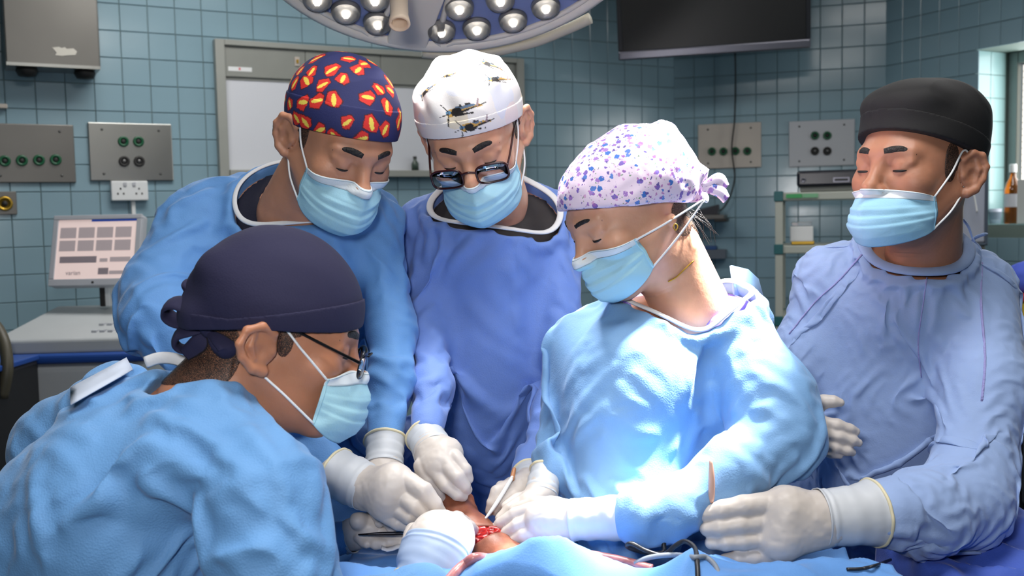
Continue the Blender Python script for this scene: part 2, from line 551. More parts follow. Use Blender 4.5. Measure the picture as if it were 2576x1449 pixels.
# ------------------------------------------------------------------ wall fittings
M_steel = mat('brushed_steel', s2l(150, 150, 146), 0.30, 0.95, bump=0.08, bscale=5, var=0.08, vscale=3)
M_steeld = mat('dull_steel', s2l(112, 110, 106), 0.42, 0.9, bump=0.08, bscale=4, var=0.1, vscale=3)
M_ivory = mat('ivory_panel', s2l(186, 176, 166), 0.4, var=0.05)
M_greyw = mat('grey_white_panel', s2l(178, 180, 186), 0.35)
M_black = mat('black_plastic', s2l(22, 23, 26), 0.4)
M_dark = mat('dark_rubber', s2l(34, 32, 32), 0.6)
M_green = mat('green_outlet', s2l(12, 84, 52), 0.35)
M_white = mat('white_plastic', s2l(220, 222, 222), 0.4)
M_screw = mat('screw', s2l(96, 96, 96), 0.35, 0.8)
M_brass = mat('brass', s2l(186, 150, 60), 0.35, 0.9)
def disc_on(pl, u, z, out, prof, n=24):
    R = np.stack([pl.d, np.array([0, 0, 1.0]), pl.n], 1)
    return xf(lathe(prof, n), R, pl.pt(u, z, out))
def gas_panel(pl, rect, m, outs, label, screws=4):
    u0, u1, z0, z1 = pl.rect(*rect)
    e = empty('gas_outlet_panel', pl.pt((u0 + u1) / 2, z0, 0.0), label, 'wall panel')
    bevel(obj('face_plate', pl.box(u0, u1, z0, z1, 0.002, 0.02), m, e, False), 0.003)
    for (x, y, colr) in outs:
        u, z = pl.uz(x, y, 0.02)
        r = 0.0215
        o = obj('outlet', disc_on(pl, u, z, 0.019, [(r, 0), (r, 0.010), (r * .9, 0.013), (r * .55, 0.013), (r * .5, 0.006), (0.0001, 0.006)]), M_green if colr == 'g' else M_dark, e)
        obj('socket', disc_on(pl, u, z, 0.025, [(r * .48, 0), (r * .42, 0.004), (0.0001, 0.004)]), M_dark if colr == 'g' else M_screw, o)
    for su in (0.16, 0.84) if screws == 4 else (0.1, 0.9):
        for sz in (0.12, 0.88):
            obj('screw', disc_on(pl, u0 + su * (u1 - u0), z0 + sz * (z1 - z0), 0.0195, [(0.0055, 0), (0.005, 0.002), (0.0001, 0.003)], 10), M_screw, e)
    return e
gas_panel(WA, (-40, 313, 187, 460), M_steeld, [(12, 405, 'g'), (55, 404, 'g'), (98, 403, 'g'), (140, 402, 'g')], 'dark steel wall panel with a row of four green outlets, at left edge')
gas_panel(WA, (223, 311, 432, 455), M_steel, [(310, 356, 'g'), (348, 356, 'g'), (312, 406, 'k'), (350, 406, 'k')], 'shiny steel wall panel with two green and two black outlets above double socket')
gas_panel(WB, (1757, 311, 1915, 423), M_ivory, [(1791, 381, 'g'), (1820, 381, 'g'), (1850, 380, 'g'), (1880, 380, 'g')], 'ivory wall panel with a row of four green outlets behind hanging black cable')
gas_panel(WB, (1985, 303, 2150, 418), M_greyw, [(2050, 341, 'g'), (2081, 341, 'g'), (2050, 380, 'k'), (2081, 380, 'k')], 'pale grey wall panel with two green and two dark outlets, beside black cap')
# double socket
u0, u1, z0, z1 = WA.rect(277, 456, 369, 505)
e = empty('double_socket', WA.pt((u0 + u1) / 2, z0, 0), 'white double power socket on tiles below the shiny steel panel', 'socket')
bevel(obj('back_box', WA.box(u0, u1, z0, z1, 0.004, 0.04), M_white, e, False), 0.004)
for c in (0.25, 0.75):
    uc = u0 + c * (u1 - u0); zc = z0 + 0.45 * (z1 - z0)
    for du, dz in ((0, 0.012), (-0.011, -0.008), (0.011, -0.008)):
        obj('pin_slot', WA.box(uc + du - .003, uc + du + .003, zc + dz - .004, zc + dz + .004, 0.0395, 0.0408), M_dark, e, False)
    obj('switch', WA.box(uc - .006 + (0.018 if c < .5 else -.018), uc + .006 + (0.018 if c < .5 else -.018), z1 - .02, z1 - .006, 0.039, 0.045), M_greyw, e, False)
# small square brass outlet at the left edge
u0, u1, z0, z1 = WA.rect(-22, 482, 42, 540)
e = empty('ground_outlet', WA.pt((u0 + u1) / 2, z0, 0), 'small square steel plate with round brass outlet at left edge', 'outlet')
bevel(obj('face_plate', WA.box(u0, u1, z0, z1, 0.004, 0.016), M_steeld, e, False), 0.002)
uc, zc = WA.uz(12, 512, 0.016)
obj('ring', disc_on(WA, uc, zc, 0.015, [(0.029, 0), (0.029, 0.006), (0.02, 0.008), (0.018, 0.003), (0.0001, 0.003)]), M_brass, e)
obj('hub', disc_on(WA, uc, zc, 0.018, [(0.011, 0), (0.01, 0.006), (0.0001, 0.006)]), M_dark, e)
# ivory bar at the left edge
u0, u1, z0, z1 = WA.rect(-60, 260, 19, 272, 0.03)
tag(bevel(obj('rail', WA.box(u0, u1, z0, z1, 0.004, 0.035), M_ivory, None, False), 0.004), 'short ivory rail on tiles at left edge under the steel box', 'rail')
# steel box with knobs underneath
u0, u1, z0, z1 = WA.rect(4, -210, 244, 166, 0.16)
e = empty('wall_box', WA.pt((u0 + u1) / 2, z0, 0), 'large dull steel box on wall, torn white sticker and two dark knobs underneath', 'wall box')
bevel(obj('body', WA.box(u0, u1, z0, z1, 0.004, 0.16), M_steeld, e, False), 0.006)
obj('edge_strip', WA.box(u0 + .002, u1 - .002, z0 - 0.004, z0 + 0.008, 0.01, 0.163), M_steel, e, False)
for f in (0.22, 0.84):
    uu = u0 + f * (u1 - u0)
    obj('knob', xf(lathe([(0.0001, 0), (0.036, 0), (0.04, -0.012), (0.03, -0.03), (0.0001, -0.034)], 20), None, WA.pt(uu, z0 - 0.003, 0.1)), M_dark, e)
su, sz = WA.uz(164, 129, 0.164)
pts = [(-.045, .012), (-.02, .016), (-.012, .012), (.0, .016), (.006, .01), (.03, .013), (.042, .002), (.036, -.011), (.01, -.014), (-.012, -.018), (-.035, -.016), (-.03, -.006)]
sticker = np.array([WA.pt(su + a, sz + b, 0.1615) for a, b in pts])
solid(obj('sticker', (sticker, [list(range(len(pts)))]), mat('paper', s2l(196, 192, 182), 0.8), e, False), 0.0006)
# grey cabinet with header panels and a white board
u0, u1, z0, z1 = WA.rect(541, 110, 1309, 446)
z1 = WA.uz(700, 112)[1]
e = empty('board_cabinet', WA.pt((u0 + u1) / 2, z0, 0), 'grey framed wall cabinet with white board below header panels', 'cabinet')
M_greyp = mat('grey_paint', s2l(134, 136, 130), 0.45, var=0.04)
M_greyq = mat('grey_paint_light', s2l(146, 148, 142), 0.45, var=0.04)
fr = 0.04
for g in (WA.box(u0, u0 + fr, z0, z1, 0.004, 0.05), WA.box(u1 - fr, u1, z0, z1, 0.004, 0.05), WA.box(u0 + fr, u1 - fr, z1 - fr * .6, z1, 0.004, 0.05), WA.box(u0 + fr, u1 - fr, z0, z0 + 0.03, 0.004, 0.06)):
    bevel(obj('frame_bar', g, M_greyq, e, False), 0.003)
zh = WA.uz(800, 203, 0.03)[1]
us = [u0 + fr, WA.uz(763, 160)[0], WA.uz(951, 165)[0], WA.uz(1140, 170)[0], u1 - fr]
for a, b in zip(us[:-1], us[1:]):
    bevel(obj('header_panel', WA.box(a + .001, b - .001, zh, z1 - fr * .6, 0.004, 0.034), M_greyp, e, False), 0.002)
obj('shadow_gap', WA.box(u0 + fr, u1 - fr, zh - .012, zh, 0.004, 0.022), M_greyq, e, False)
M_board = mat('white_board', s2l(206, 208, 214), 0.25)
obj('board', WA.box(u0 + fr, u1 - fr, z0 + 0.03, zh - .012, 0.004, 0.018), M_board, e, False)
ua, za = WA.uz(604, 174, 0.034)
obj('name_strip', WA.box(ua - .05, ua + .05, za - .009, za + .009, 0.0335, 0.0348), M_white, e, False)
obj('red_dot', WA.box(ua - .006, ua + .002, za - .004, za + .006, 0.0345, 0.0354), mat('red_print', s2l(206, 92, 100), 0.6), e, False)
ua, za = WA.uz(747, 155, 0.034)
bevel(obj('switch', WA.box(ua - .011, ua + .011, za - .02, za + .02, 0.033, 0.04), M_ivory, e, False), 0.002)
obj('rocker', WA.box(ua - .005, ua + .005, za - .008, za + .008, 0.039, 0.044), M_brass, e, False)
ua, za = WA.uz(1046, 424, 0.05)
bt = empty('bottle_on_tray', WA.pt(ua, z0 + 0.03, 0.045), 'small dark green bottle on the white board tray between two surgeons', 'bottle')
obj('bottle_body', xf(lathe([(0.0001, 0), (.016, 0), (.017, .03), (.008, .045), (.008, .055), (.0001, .056)], 16), None, WA.pt(ua, z0 + 0.031, 0.042)), mat('bottle_green', s2l(60, 76, 66), 0.3), bt)
obj('bottle_cap', xf(lathe([(0.009, .054), (.009, .064), (.0001, .065)], 12), None, WA.pt(ua, z0 + 0.031, 0.042)), M_dark, bt)

# ------------------------------------------------------------------ wall screen
tvO = 0.26
c00, c10 = P(1556, 153, 4.86), P(2040, 121, 4.72)
xdir = c10 - c00; wid = np.linalg.norm(xdir); xdir /= wid
updir = P(1545, 0, 4.80) - P(1556, 153, 4.86); updir -= xdir * (updir @ xdir); updir /= np.linalg.norm(updir)
zdir = np.cross(xdir, updir)                # towards the camera
TR = np.stack([xdir, updir, zdir], 1)
hei = wid * 0.60
tv = empty('wall_screen', c00, 'large black flat screen on the tiled wall, dark and switched off', 'screen')
M_bez = mat('tv_bezel', s2l(40, 42, 48), 0.3, 0.3)
M_bezs = mat('tv_silver_edge', s2l(120, 120, 130), 0.3, 0.85)
M_glass = mat('tv_glass', s2l(10, 11, 13), 0.33, spec=0.5)
tb = 0.022
bevel(obj('back_shell', xf(box((0.02, 0.02, -0.075), (wid - .02, hei, -0.045)), TR, c00), M_black, tv, False), 0.006)
for a, b in (((0, 0.045, -.045), (tb, hei, 0.0)), ((wid - tb, 0.045, -.045), (wid, hei, 0.0)), ((tb, hei - tb, -.045), (wid - tb, hei, 0.0))):
    bevel(obj('bezel', xf(box(a, b), TR, c00), M_bez, tv, False), 0.003)
bevel(obj('lower_bezel', xf(box((0, 0, -.045), (wid, 0.045, 0.004)), TR, c00), M_bezs, tv, False), 0.008, 3)
obj('screen', xf(box((tb, 0.045, -.045), (wid - tb, hei - tb, -0.006)), TR, c00), M_glass, tv, False)
bevel(obj('wall_arm', xf(box((wid * .42, hei * .4, -0.36), (wid * .58, hei * .6, -0.075)), TR, c00), M_black, tv, False), 0.005)
def wall_pts(pl, pts, out):
    return [pl.pt(*pl.uz(x, y, out), out) for x, y in pts]
cp = [(1849, 130), (1850, 200), (1848, 300), (1841, 370), (1846, 420), (1848, 450), (1838, 490), (1822, 520), (1802, 537)]
tag(obj('cable', tube(wall_pts(WB, cp, 0.045), 0.0042), M_dark), 'thin black cable hanging from the wall screen', 'cable')
# small bracket shelf
u0, u1, z0, z1 = WB.rect(1700, 541, 1825, 556, 0.12)
e = empty('bracket_shelf', WB.pt((u0 + u1) / 2, z0, 0), 'small grey wall bracket shelf behind the floral cap', 'shelf')
bevel(obj('shelf_board', WB.box(u0, u1, z0 + .008, z1, 0.004, 0.2), M_steeld, e, False), 0.003)
bevel(obj('side_rail', WB.box(u1 - .05, u1 + .012, z0 - .006, z0 + .012, 0.05, 0.21), M_dark, e, False), 0.003)
bevel(obj('bracket', WB.box(u0 + .02, u0 + .05, z0 - .25, z0 + .008, 0.004, 0.05), M_greyp, e, False), 0.003)
V = [WB.pt(*a) for a in ((u1 - .2, z1 + .001, .18), (u1 - .035, z1 + .001, .18), (u1 - .035, z1 + .055, .1), (u1 - .2, z1 + .02, .1), (u1 - .2, z1 + .001, .06), (u1 - .035, z1 + .001, .06), (u1 - .035, z1 + .05, .06), (u1 - .2, z1 + .018, .06))]
bevel(obj('handset_case', (np.array(V), [[0, 1, 2, 3], [4, 7, 6, 5], [0, 4, 5, 1], [3, 2, 6, 7], [0, 3, 7, 4], [1, 5, 6, 2]]), mat('dark_case', s2l(62, 60, 66), 0.35), None, False, label='dark wedge-shaped device lying on the small bracket shelf', cat='device'), 0.004)
u0, u1, z0, z1 = WB.rect(1762, 618, 1828, 650, 0.02)
e = empty('wall_carton', WB.pt(u0, z0, 0), 'dim grey box with blue lid fixed to tiles below bracket shelf', 'box')
bevel(obj('carton_body', WB.box(u0, u1, z0, z1 - .02, 0.006, 0.09), mat('grey_card', s2l(92, 100, 112), 0.7), e, False), 0.003)
bevel(obj('carton_lid', WB.box(u0 - .002, u1 - .05, z1 - .02, z1, 0.006, 0.092), mat('blue_lid', s2l(40, 76, 130), 0.5), e, False), 0.003)

# ------------------------------------------------------------------ trolley at the right
dT = 4.25
tO = P(1950, 640, dT); tX = np.append(dB, 0); tY = np.append(np.array([-dB[1], dB[0]]), 0)
tR = np.stack([tX, tY, [0, 0, 1]], 1)
def zat(py, d=dT): return P(1960, py, d)[2]
tO = np.array([tO[0], tO[1], 0.0])
M_cream = mat('cream_metal', s2l(172, 176, 166), 0.4)
M_teal = mat('teal_corner', s2l(24, 92, 96), 0.4)
tr = empty('equipment_trolley', tO, 'cream metal trolley with teal corner caps and shelves behind right surgeon', 'trolley')
tw, td = 0.62, 0.38
def tb_(a, b): return xf(box(a, b), tR, tO)
for x in (0, tw - .032):
    for y in (0, td - .032):
        bevel(obj('post', tb_((x, y, 0.08), (x + .032, y + .032, zat(488))), M_cream, tr, False), 0.003)
        obj('castor', xf(lathe([(0.0001, 0), (.02, .005), (.024, .03), (.02, .06), (.012, .082), (.0001, .083)], 14), None, tO + tR @ np.array([x + .016, y + .016, 0])), M_dark, tr)
shz = [zat(505), zat(638), zat(820)]
for z in shz:
    s_ = bevel(obj('shelf', tb_((0.005, 0.005, z), (tw - .005, td - .005, z + 0.034)), M_cream, tr, False), 0.004)
    for x in (-.005, tw - .033):
        for y in (-.005, td - .033):
            bevel(obj('corner_cap', tb_((x, y, z - .003), (x + .038, y + .038, z + .04)), M_teal, tr, False), 0.003)
obj('green_label', tb_((0.045, -0.0015, shz[0] + .01), (0.11, 0.004, shz[0] + .027)), mat('green_label', s2l(62, 158, 92), 0.5), tr, False)
obj('pale_label', tb_((0.112, -0.0015, shz[0] + .01), (0.175, 0.004, shz[0] + .027)), mat('pale_green_label', s2l(118, 176, 134), 0.5), tr, False)
dv = empty('media_unit', tO + tR @ np.array([.08, .02, shz[0] + .034]), 'flat black electronic unit with round button on the trolley top', 'device')
zb = shz[0] + 0.036
bevel(obj('base', tb_((.10, .04, zb), (.40, .32, zb + .022)), M_greyp, dv, False), 0.004)
bevel(obj('case', tb_((.088, .02, zb + .020), (.42, .33, zb + .088)), mat('gloss_black', s2l(20, 22, 34), 0.25), dv, False), 0.012, 3)
RB = np.stack([tX, [0, 0, 1], -tY], 1)
obj('power_button', xf(lathe([(.011, 0), (.011, .003), (.008, .003), (.008, .001), (.0001, .001)], 20), RB, tO + tR @ np.array([.115, .0195, zb + .047])), M_bezs, dv)
obj('slot', tb_((.235, .017, zb + .036), (.30, .022, zb + .056)), M_bezs, dv, False)
obj('slot_gap', tb_((.241, .0160, zb + .041), (.294, .022, zb + .051)), M_black, dv, False)
bx = empty('dispenser_box', tO + tR @ np.array([.09, .05, shz[1] + .034]), 'small white box with clear lid on the trolley middle shelf', 'box')
zb = shz[1] + 0.036
bevel(obj('tray', tb_((.065, .04, zb), (.16, .16, zb + .014)), M_brass, bx, False), 0.003)
bevel(obj('box_body', tb_((.06, .05, zb + .012), (.155, .15, zb + .078)), M_white, bx, False), 0.004)
bevel(obj('clear_lid', tb_((.065, .055, zb + .078), (.15, .145, zb + .096)), mat('clear_plastic', (0.9, 0.93, 0.95), 0.08, trans=0.8), bx, False), 0.004)
# tall pale board on a stand behind the right surgeon
M_pale = mat('pale_board', s2l(176, 182, 198), 0.4)
bo = P(2450, 500, 3.75)
be = empty('rolling_board', (bo[0], bo[1], 0), 'pale grey rounded board with dark rim standing behind right surgeon', 'board')
bR = np.stack([RIGHT * [1, 1, 0] / np.linalg.norm(RIGHT[:2]), FWD * [1, 1, 0] / np.linalg.norm(FWD[:2]), [0, 0, 1]], 1)
zt, zb2 = P(2450, 388, 3.75)[2], P(2450, 612, 3.75)[2]
b0 = np.array([bo[0], bo[1], 0])
bw = 0.20
bevel(obj('board_panel', xf(box((-bw + 0.04, 0, zb2), (0.045, 0.02, zt)), bR, b0), M_pale, be, False), 0.008, 3)
for a, b in (((0.043, -.004, zb2 - .008), (0.054, .024, zt + .008)), ((-bw + .03, -.004, zb2 - .008), (-bw + .041, .024, zt + .008)), ((-bw + .03, -.003, zt), (0.054, .023, zt + .01)), ((-bw + .03, -.003, zb2 - .01), (0.054, .023, zb2))):
    bevel(obj('rim', xf(box(a, b), bR, b0), mat('board_rim', s2l(80, 92, 106), 0.4), be, False), 0.003)
for x in (-bw + .04, .035):
    bevel(obj('stand_leg', xf(box((x, .004, 0.0), (x + .012, .016, zb2)), bR, b0), M_greyp, be, False), 0.002)
for k, (a, b, c) in enumerate([((2440, 452), (2424, 500), (2419, 560)), ((2440, 452), (2452, 500), (2458, 535))]):
    tag(obj('cord', tube([P(*a, 3.73), P(*b, 3.73), P(*c, 3.73)], 0.0032), M_white), ['thin white cord hanging down the pale board, left of two', 'thin white cord hanging down the pale board, right of two'][k], 'cord')
# bottles and cartons on the window sill
def sill(u, out=-0.1): return WC.pt(u, wz0 + 0.004, out)
uS = WC.uz(2546, 560, -0.1)[0]
bt = empty('brown_bottle', sill(uS), 'brown glass medicine bottle with white cap on window sill', 'bottle')
c = sill(uS)
hB = (WC.uz(2546, 413, -0.1)[1] - wz0 - .004)
M_amber = mat('amber_glass', s2l(150, 84, 20), 0.08, trans=0.6, emit=None)
obj('bottle_body', xf(lathe([(0.0001, 0), (.034, 0), (.035, .01), (.035, hB * .56), (.028, hB * .68), (.014, hB * .78), (.013, hB * .88), (.0001, hB * .885)], 24), None, c), M_amber, bt)
obj('bottle_cap', xf(lathe([(.0165, hB * .86), (.0165, hB * .985), (.014, hB), (.0001, hB)], 20), None, c), M_white, bt)
obj('bottle_label', xf(lathe([(.0356, hB * .28), (.0356, hB * .5)], 24), None, c), mat('bottle_paper', s2l(206, 206, 214), 0.6), bt)
uS2 = WC.uz(2572, 560, -0.06)[0]
wR = np.stack([WC.d, -WC.n, [0, 0, 1]], 1)
ct = obj('carton', xf(box((-.035, -.03, 0), (.06, .04, WC.uz(2570, 455, -.06)[1] - wz0)), wR, WC.pt(uS2 + .02, wz0 + .005, -.07)), mat('white_card', s2l(206, 208, 206), 0.6), None, False)
bevel(tag(ct, 'white card carton on window sill in front of brown bottle', 'carton'), 0.002)
uS3 = WC.uz(2502, 556, -0.14)[0]
c = WC.pt(uS3, wz0 + .004, -.14)
cu = empty('sill_cup', c, 'small pale plastic cup on far end of window sill', 'cup')
obj('cup_body', xf(lathe([(0.0001, 0), (.026, 0), (.032, .07), (.030, .07), (.024, .004), (.0001, .004)], 20), None, c), M_pale, cu)
obj('cup_wrap', xf(lathe([(.0285, .02), (.0315, .055)], 20), None, c), mat('wrap', s2l(120, 134, 150), 0.5), cu)
# clinical waste bin and blue cloth at the right edge
c = P(2620, 760, 2.9)
cb = empty('waste_bin', (c[0], c[1], 0), 'yellow clinical waste bin with red rim at right edge', 'bin')
c0 = np.array([c[0], c[1], 0]); zr = P(2600, 742, 2.9)[2]
bevel(obj('bin_body', xf(box((-.085, -.1, 0.02), (.2, .14, zr - .01)), None, c0), mat('yellow_bin', s2l(222, 186, 40), 0.45), cb, False), 0.015, 3)
bevel(obj('bin_rim', xf(box((-.095, -.11, zr - .012), (.21, .15, zr + .008)), None, c0), mat('red_rim', s2l(196, 34, 40), 0.4), cb, False), 0.006, 3)
fb = Field((c[0] - .16, c[1] - .14, zr), (c[0] + .25, c[1] + .18, zr + .18), 0.008)
fb.ell((c[0] + .03, c[1] + .02, zr + .045), (.12, .10, .06), k=.02).ell((c[0] + .1, c[1] + .03, zr + .07), (.09, .09, .07), k=.03).ell((c[0] - .02, c[1], zr + .03), (.06, .07, .035), k=.02)
g = fb.mesh(); N = normals(*g); V = g[0] + N * (0.008 * np.abs(noise(g[0] * 22, 3)))[:, None]; V[:, 2] = np.maximum(V[:, 2], zr + .009)
tag(obj('folded_cloth', (V, g[1]), mat('royal_cloth', s2l(62, 84, 186), 0.8, weave=.3)), 'crumpled royal blue cloth heaped on the yellow bin', 'cloth')
# dark machine at the right edge behind the surgeon
c = P(2640, 1150, 2.1); c0 = np.array([c[0], c[1], 0])
dm = empty('dark_machine', c0, 'black machine cabinet in shadow behind right surgeon at right edge', 'machine')
bevel(obj('cabinet', xf(box((-.12, -.1, .06), (.4, .45, P(2576, 960, 2.0)[2])), None, c0), M_black, dm, False), 0.02, 3)
for z in (0.55, 0.75, 0.95):
    bevel(obj('drawer', xf(box((-.11, -.112, z), (.39, -.098, z + .17)), None, c0), mat('charcoal', s2l(38, 40, 44), 0.45), dm, False), 0.006)
for x in (-.08, .34):
    for y in (-.06, .4):
        obj('castor', xf(lathe([(0.0001, 0), (.02, .005), (.026, .03), (.012, .065), (.0001, .066)], 12), None, c0 + [x, y, 0]), M_dark, dm)

# ------------------------------------------------------------------ console cart with monitor at the left
dM = 3.3
M_cart = mat('cart_white', s2l(178, 182, 184), 0.45, var=0.03)
M_cblue = mat('cart_blue', s2l(34, 74, 150), 0.4)
cc = P(190, 830, dM); c0 = np.array([cc[0], cc[1], 0])
ce = empty('console_cart', c0, 'white console cart with sloping top and blue band behind left surgeons', 'cart')
cR = np.stack([np.array([math.cos(.06), math.sin(.06), 0]), np.array([-math.sin(.06), math.cos(.06), 0]), [0, 0, 1]], 1)
zf, zbk = P(190, 842, dM - .05)[2], P(190, 770, dM + .15)[2]
hw, x0, x1 = 0.2, -0.2, 0.26
zb1 = P(190, 878, dM - .05)[2]
Vt = np.array([[x0, -.17, zb1], [x1, -.17, zb1], [x1, .2, zb1], [x0 + .03, .2, zb1], [x0, -.17, zf], [x1, -.17, zf], [x1, .2, zbk], [x0 + .07, .2, zbk]])
bevel(obj('sloping_top', xf((Vt, [[3, 2, 1, 0], [4, 5, 6, 7], [0, 1, 5, 4], [1, 2, 6, 5], [2, 3, 7, 6], [3, 0, 4, 7]]), cR, c0), M_cart, ce, False), 0.01, 3)
bevel(obj('blue_band', xf(box((x0 - .02, -.19, zb1 - .03), (x1 + .02, .22, zb1 + .002)), cR, c0), M_cblue, ce, False), 0.012, 3)
bevel(obj('lower_body', xf(box((x0 - .005, -.175, .12), (x1, .2, zb1 - .028)), cR, c0), M_cart, ce, False), 0.03, 4)
for i in range(3):
    for j in range(2):
        q = c0 + cR @ np.array([.10 + i * .025, -.1 + j * .07, 0])
        zz = zf + (zbk - zf) * ((-.1 + j * .07 + .17) / .37)
        obj('key', xf(box((-.008, -.014, -.004), (.008, .014, .004)), None, [q[0], q[1], zz]), M_greyw, ce, False)
for x in (x0 + .05, x1 - .05):
    for y in (-.12, .15):
        obj('castor', xf(lathe([(0.0001, 0), (.03, .005), (.034, .05), (.014, .11), (.0001, .125)], 12), None, c0 + cR @ np.array([x, y, 0])), M_dark, ce)
dMo = 3.38
m0 = P(120, 720, dMo); mx = P(345, 716, dMo - .02) - m0; mw = np.linalg.norm(mx); mx /= mw
mz = P(116, 543, dMo + .05) - m0; mz -= mx * (mz @ mx); mh = np.linalg.norm(mz); mz /= mh
MR = np.stack([mx, mz, np.cross(mx, mz)], 1)
mo = empty('console_monitor', m0, 'grey monitor with pink-white software screen on post above white cart', 'monitor')
bevel(obj('casing', xf(box((0, 0, -.05), (mw, mh, -.008)), MR, m0), M_greyw, mo, False), 0.008, 3)
M_scr = mat('screen_lit', s2l(206, 190, 186), 0.3, emit=s2l(226, 200, 194), estr=0.55)
M_scg = mat('screen_grey', s2l(150, 140, 142), 0.3, emit=s2l(150, 138, 140), estr=0.5)
M_scd = mat('screen_dark', s2l(110, 104, 108), 0.3, emit=s2l(110, 100, 106), estr=0.5)
M_scb = mat('screen_blue', s2l(30, 60, 140), 0.3, emit=s2l(30, 60, 140), estr=0.6)
bl, bb, bt_ = .018, .024, .016
for a, b in (((0, 0, -.01), (mw, bb, 0)), ((0, mh - bt_, -.01), (mw, mh, 0)), ((0, bb, -.01), (bl, mh - bt_, 0)), ((mw - bl, bb, -.01), (mw, mh - bt_, 0))):
    bevel(obj('bezel', xf(box(a, b), MR, m0), M_greyw, mo, False), 0.002)
sc = obj('screen', xf(box((bl, bb, -.0085), (mw - bl, mh - bt_, -.004)), MR, m0), M_scr, mo, False)
sw, sh = mw - 2 * bl, mh - bb - bt_
def scr(x0, y0, x1, y1, m, name='screen_field'):
    obj(name, xf(box((bl + x0 * sw, bb + (1 - y1) * sh, -.0042), (bl + x1 * sw, bb + (1 - y0) * sh, -.0036)), MR, m0), m, sc, False)
for r in range(2):
    for c in range(4): scr(.03 + c * .235, .13 + r * .22, .235 + c * .235, .31 + r * .22, M_scg, 'plot_tile')
scr(.42, 0.0, 1.0, .035, M_scb, 'title_bar'); scr(.05, .62, .52, .73, M_scd); scr(.56, .66, .66, .72, M_scg); scr(.69, .64, .95, .72, M_scg)
scr(.55, .82, .68, .93, M_scd); scr(.69, .87, .95, .93, M_scg)
def text(name, s, size, R, loc, m, parent, extr=0.0003):
    cu = bpy.data.curves.new(name, 'FONT'); cu.body = s; cu.size = size; cu.extrude = extr
    o = bpy.data.objects.new(name, cu); COL.objects.link(o)
    dg = bpy.context.evaluated_depsgraph_get(); dg.update()
    me = bpy.data.meshes.new_from_object(o.evaluated_get(dg)); bpy.data.objects.remove(o)
    me.materials.clear(); me.materials.append(m)
    t = bpy.data.objects.new(name, me); COL.objects.link(t)
    t.parent = parent
    t.matrix_local = Matrix.Translation(Vector(loc) - wloc(parent)) @ Matrix([list(r) for r in R]).to_4x4()
    return t
text('lettering', 'varian', sh * .105, MR, m0 + MR @ np.array([bl + sw * .14, bb + sh * .07, -.0036]), M_scd, sc)
bevel(obj('maker_badge', xf(box((mw * .5 - .004, bb * .3, -.001), (mw * .5 + .004, bb * .6, .001)), MR, m0), M_dark, mo, False), 0.0005)
pz = P(250, 772, dMo + .03)
p0 = P(258, 716, dMo + .02)
bevel(obj('post', xf(box((-.02, -.014, pz[2]), (.0, .014, p0[2] + .05)), None, [p0[0], p0[1] + .03, 0]), M_dark, mo, False), 0.004)
bevel(obj('post_cover', xf(box((.0, -.016, pz[2]), (.016, .016, p0[2] + .05)), None, [p0[0], p0[1] + .03, 0]), M_white, mo, False), 0.003)
tag(bevel(obj('wall_conduit', WA.box(*[WA.uz(338, 600)[0] + d for d in (-.008, .008)], WA.uz(338, 700)[1], WA.uz(338, 505)[1], .004, .02), M_white, None, False), 0.003), 'white conduit strip running down tiles from the double socket', 'conduit')
# dark hose stand at far left
hs = empty('hose_stand', P(-20, 1000, 2.9) * [1, 1, 0], 'dark stand with drooping brown hose at left edge behind front surgeon', 'stand')
h0 = P(-20, 1000, 2.9) * [1, 1, 0]
bevel(obj('stand_box', xf(box((-.2, -.1, .1), (.045, .2, P(0, 930, 2.9)[2])), None, h0), M_black, hs, False), 0.01)
bevel(obj('stand_top', xf(box((-.2, -.12, P(0, 930, 2.9)[2]), (.05, .2, P(0, 915, 2.9)[2])), None, h0), M_cblue, hs, False), 0.004)
obj('hose', tube([P(-30, 800, 2.95), P(-5, 830, 2.93), P(12, 870, 2.9), P(18, 930, 2.88), P(5, 1000, 2.88)], .018), mat('brown_hose', s2l(70, 66, 52), 0.5), hs)
for x in (-.16, .02):
    for y in (-.06, .15):
        obj('castor', xf(lathe([(0.0001, 0), (.02, .005), (.024, .05), (.012, .1), (.0001, .105)], 12), None, h0 + [x, y, 0]), M_dark, hs)

# ------------------------------------------------------------------ ceiling light fittings
M_lit = mat('lit_diffuser', s2l(240, 240, 236), 0.5, emit=(1, .98, .95), estr=2.0)
for k, (x, y) in enumerate(((0.2, 1.0), (-0.8, 3.3), (1.6, 3.0))):
    e = empty('ceiling_fitting', (x, y, 2.94), ['flat ceiling light fitting above the operating table', 'flat ceiling light fitting near the white board wall', 'flat ceiling light fitting near the window wall'][k], 'ceiling light')
    for a, b in (((x - .64, y - .34, 2.94), (x + .64, y - .3, 3.0)), ((x - .64, y + .3, 2.94), (x + .64, y + .34, 3.0)), ((x - .64, y - .3, 2.94), (x - .6, y + .3, 3.0)), ((x + .6, y - .3, 2.94), (x + .64, y + .3, 3.0))):
        obj('rim', box(a, b), M_white, e, False)
    obj('diffuser', box((x - .6, y - .3, 2.955), (x + .6, y + .3, 2.965)), M_lit, e, False)
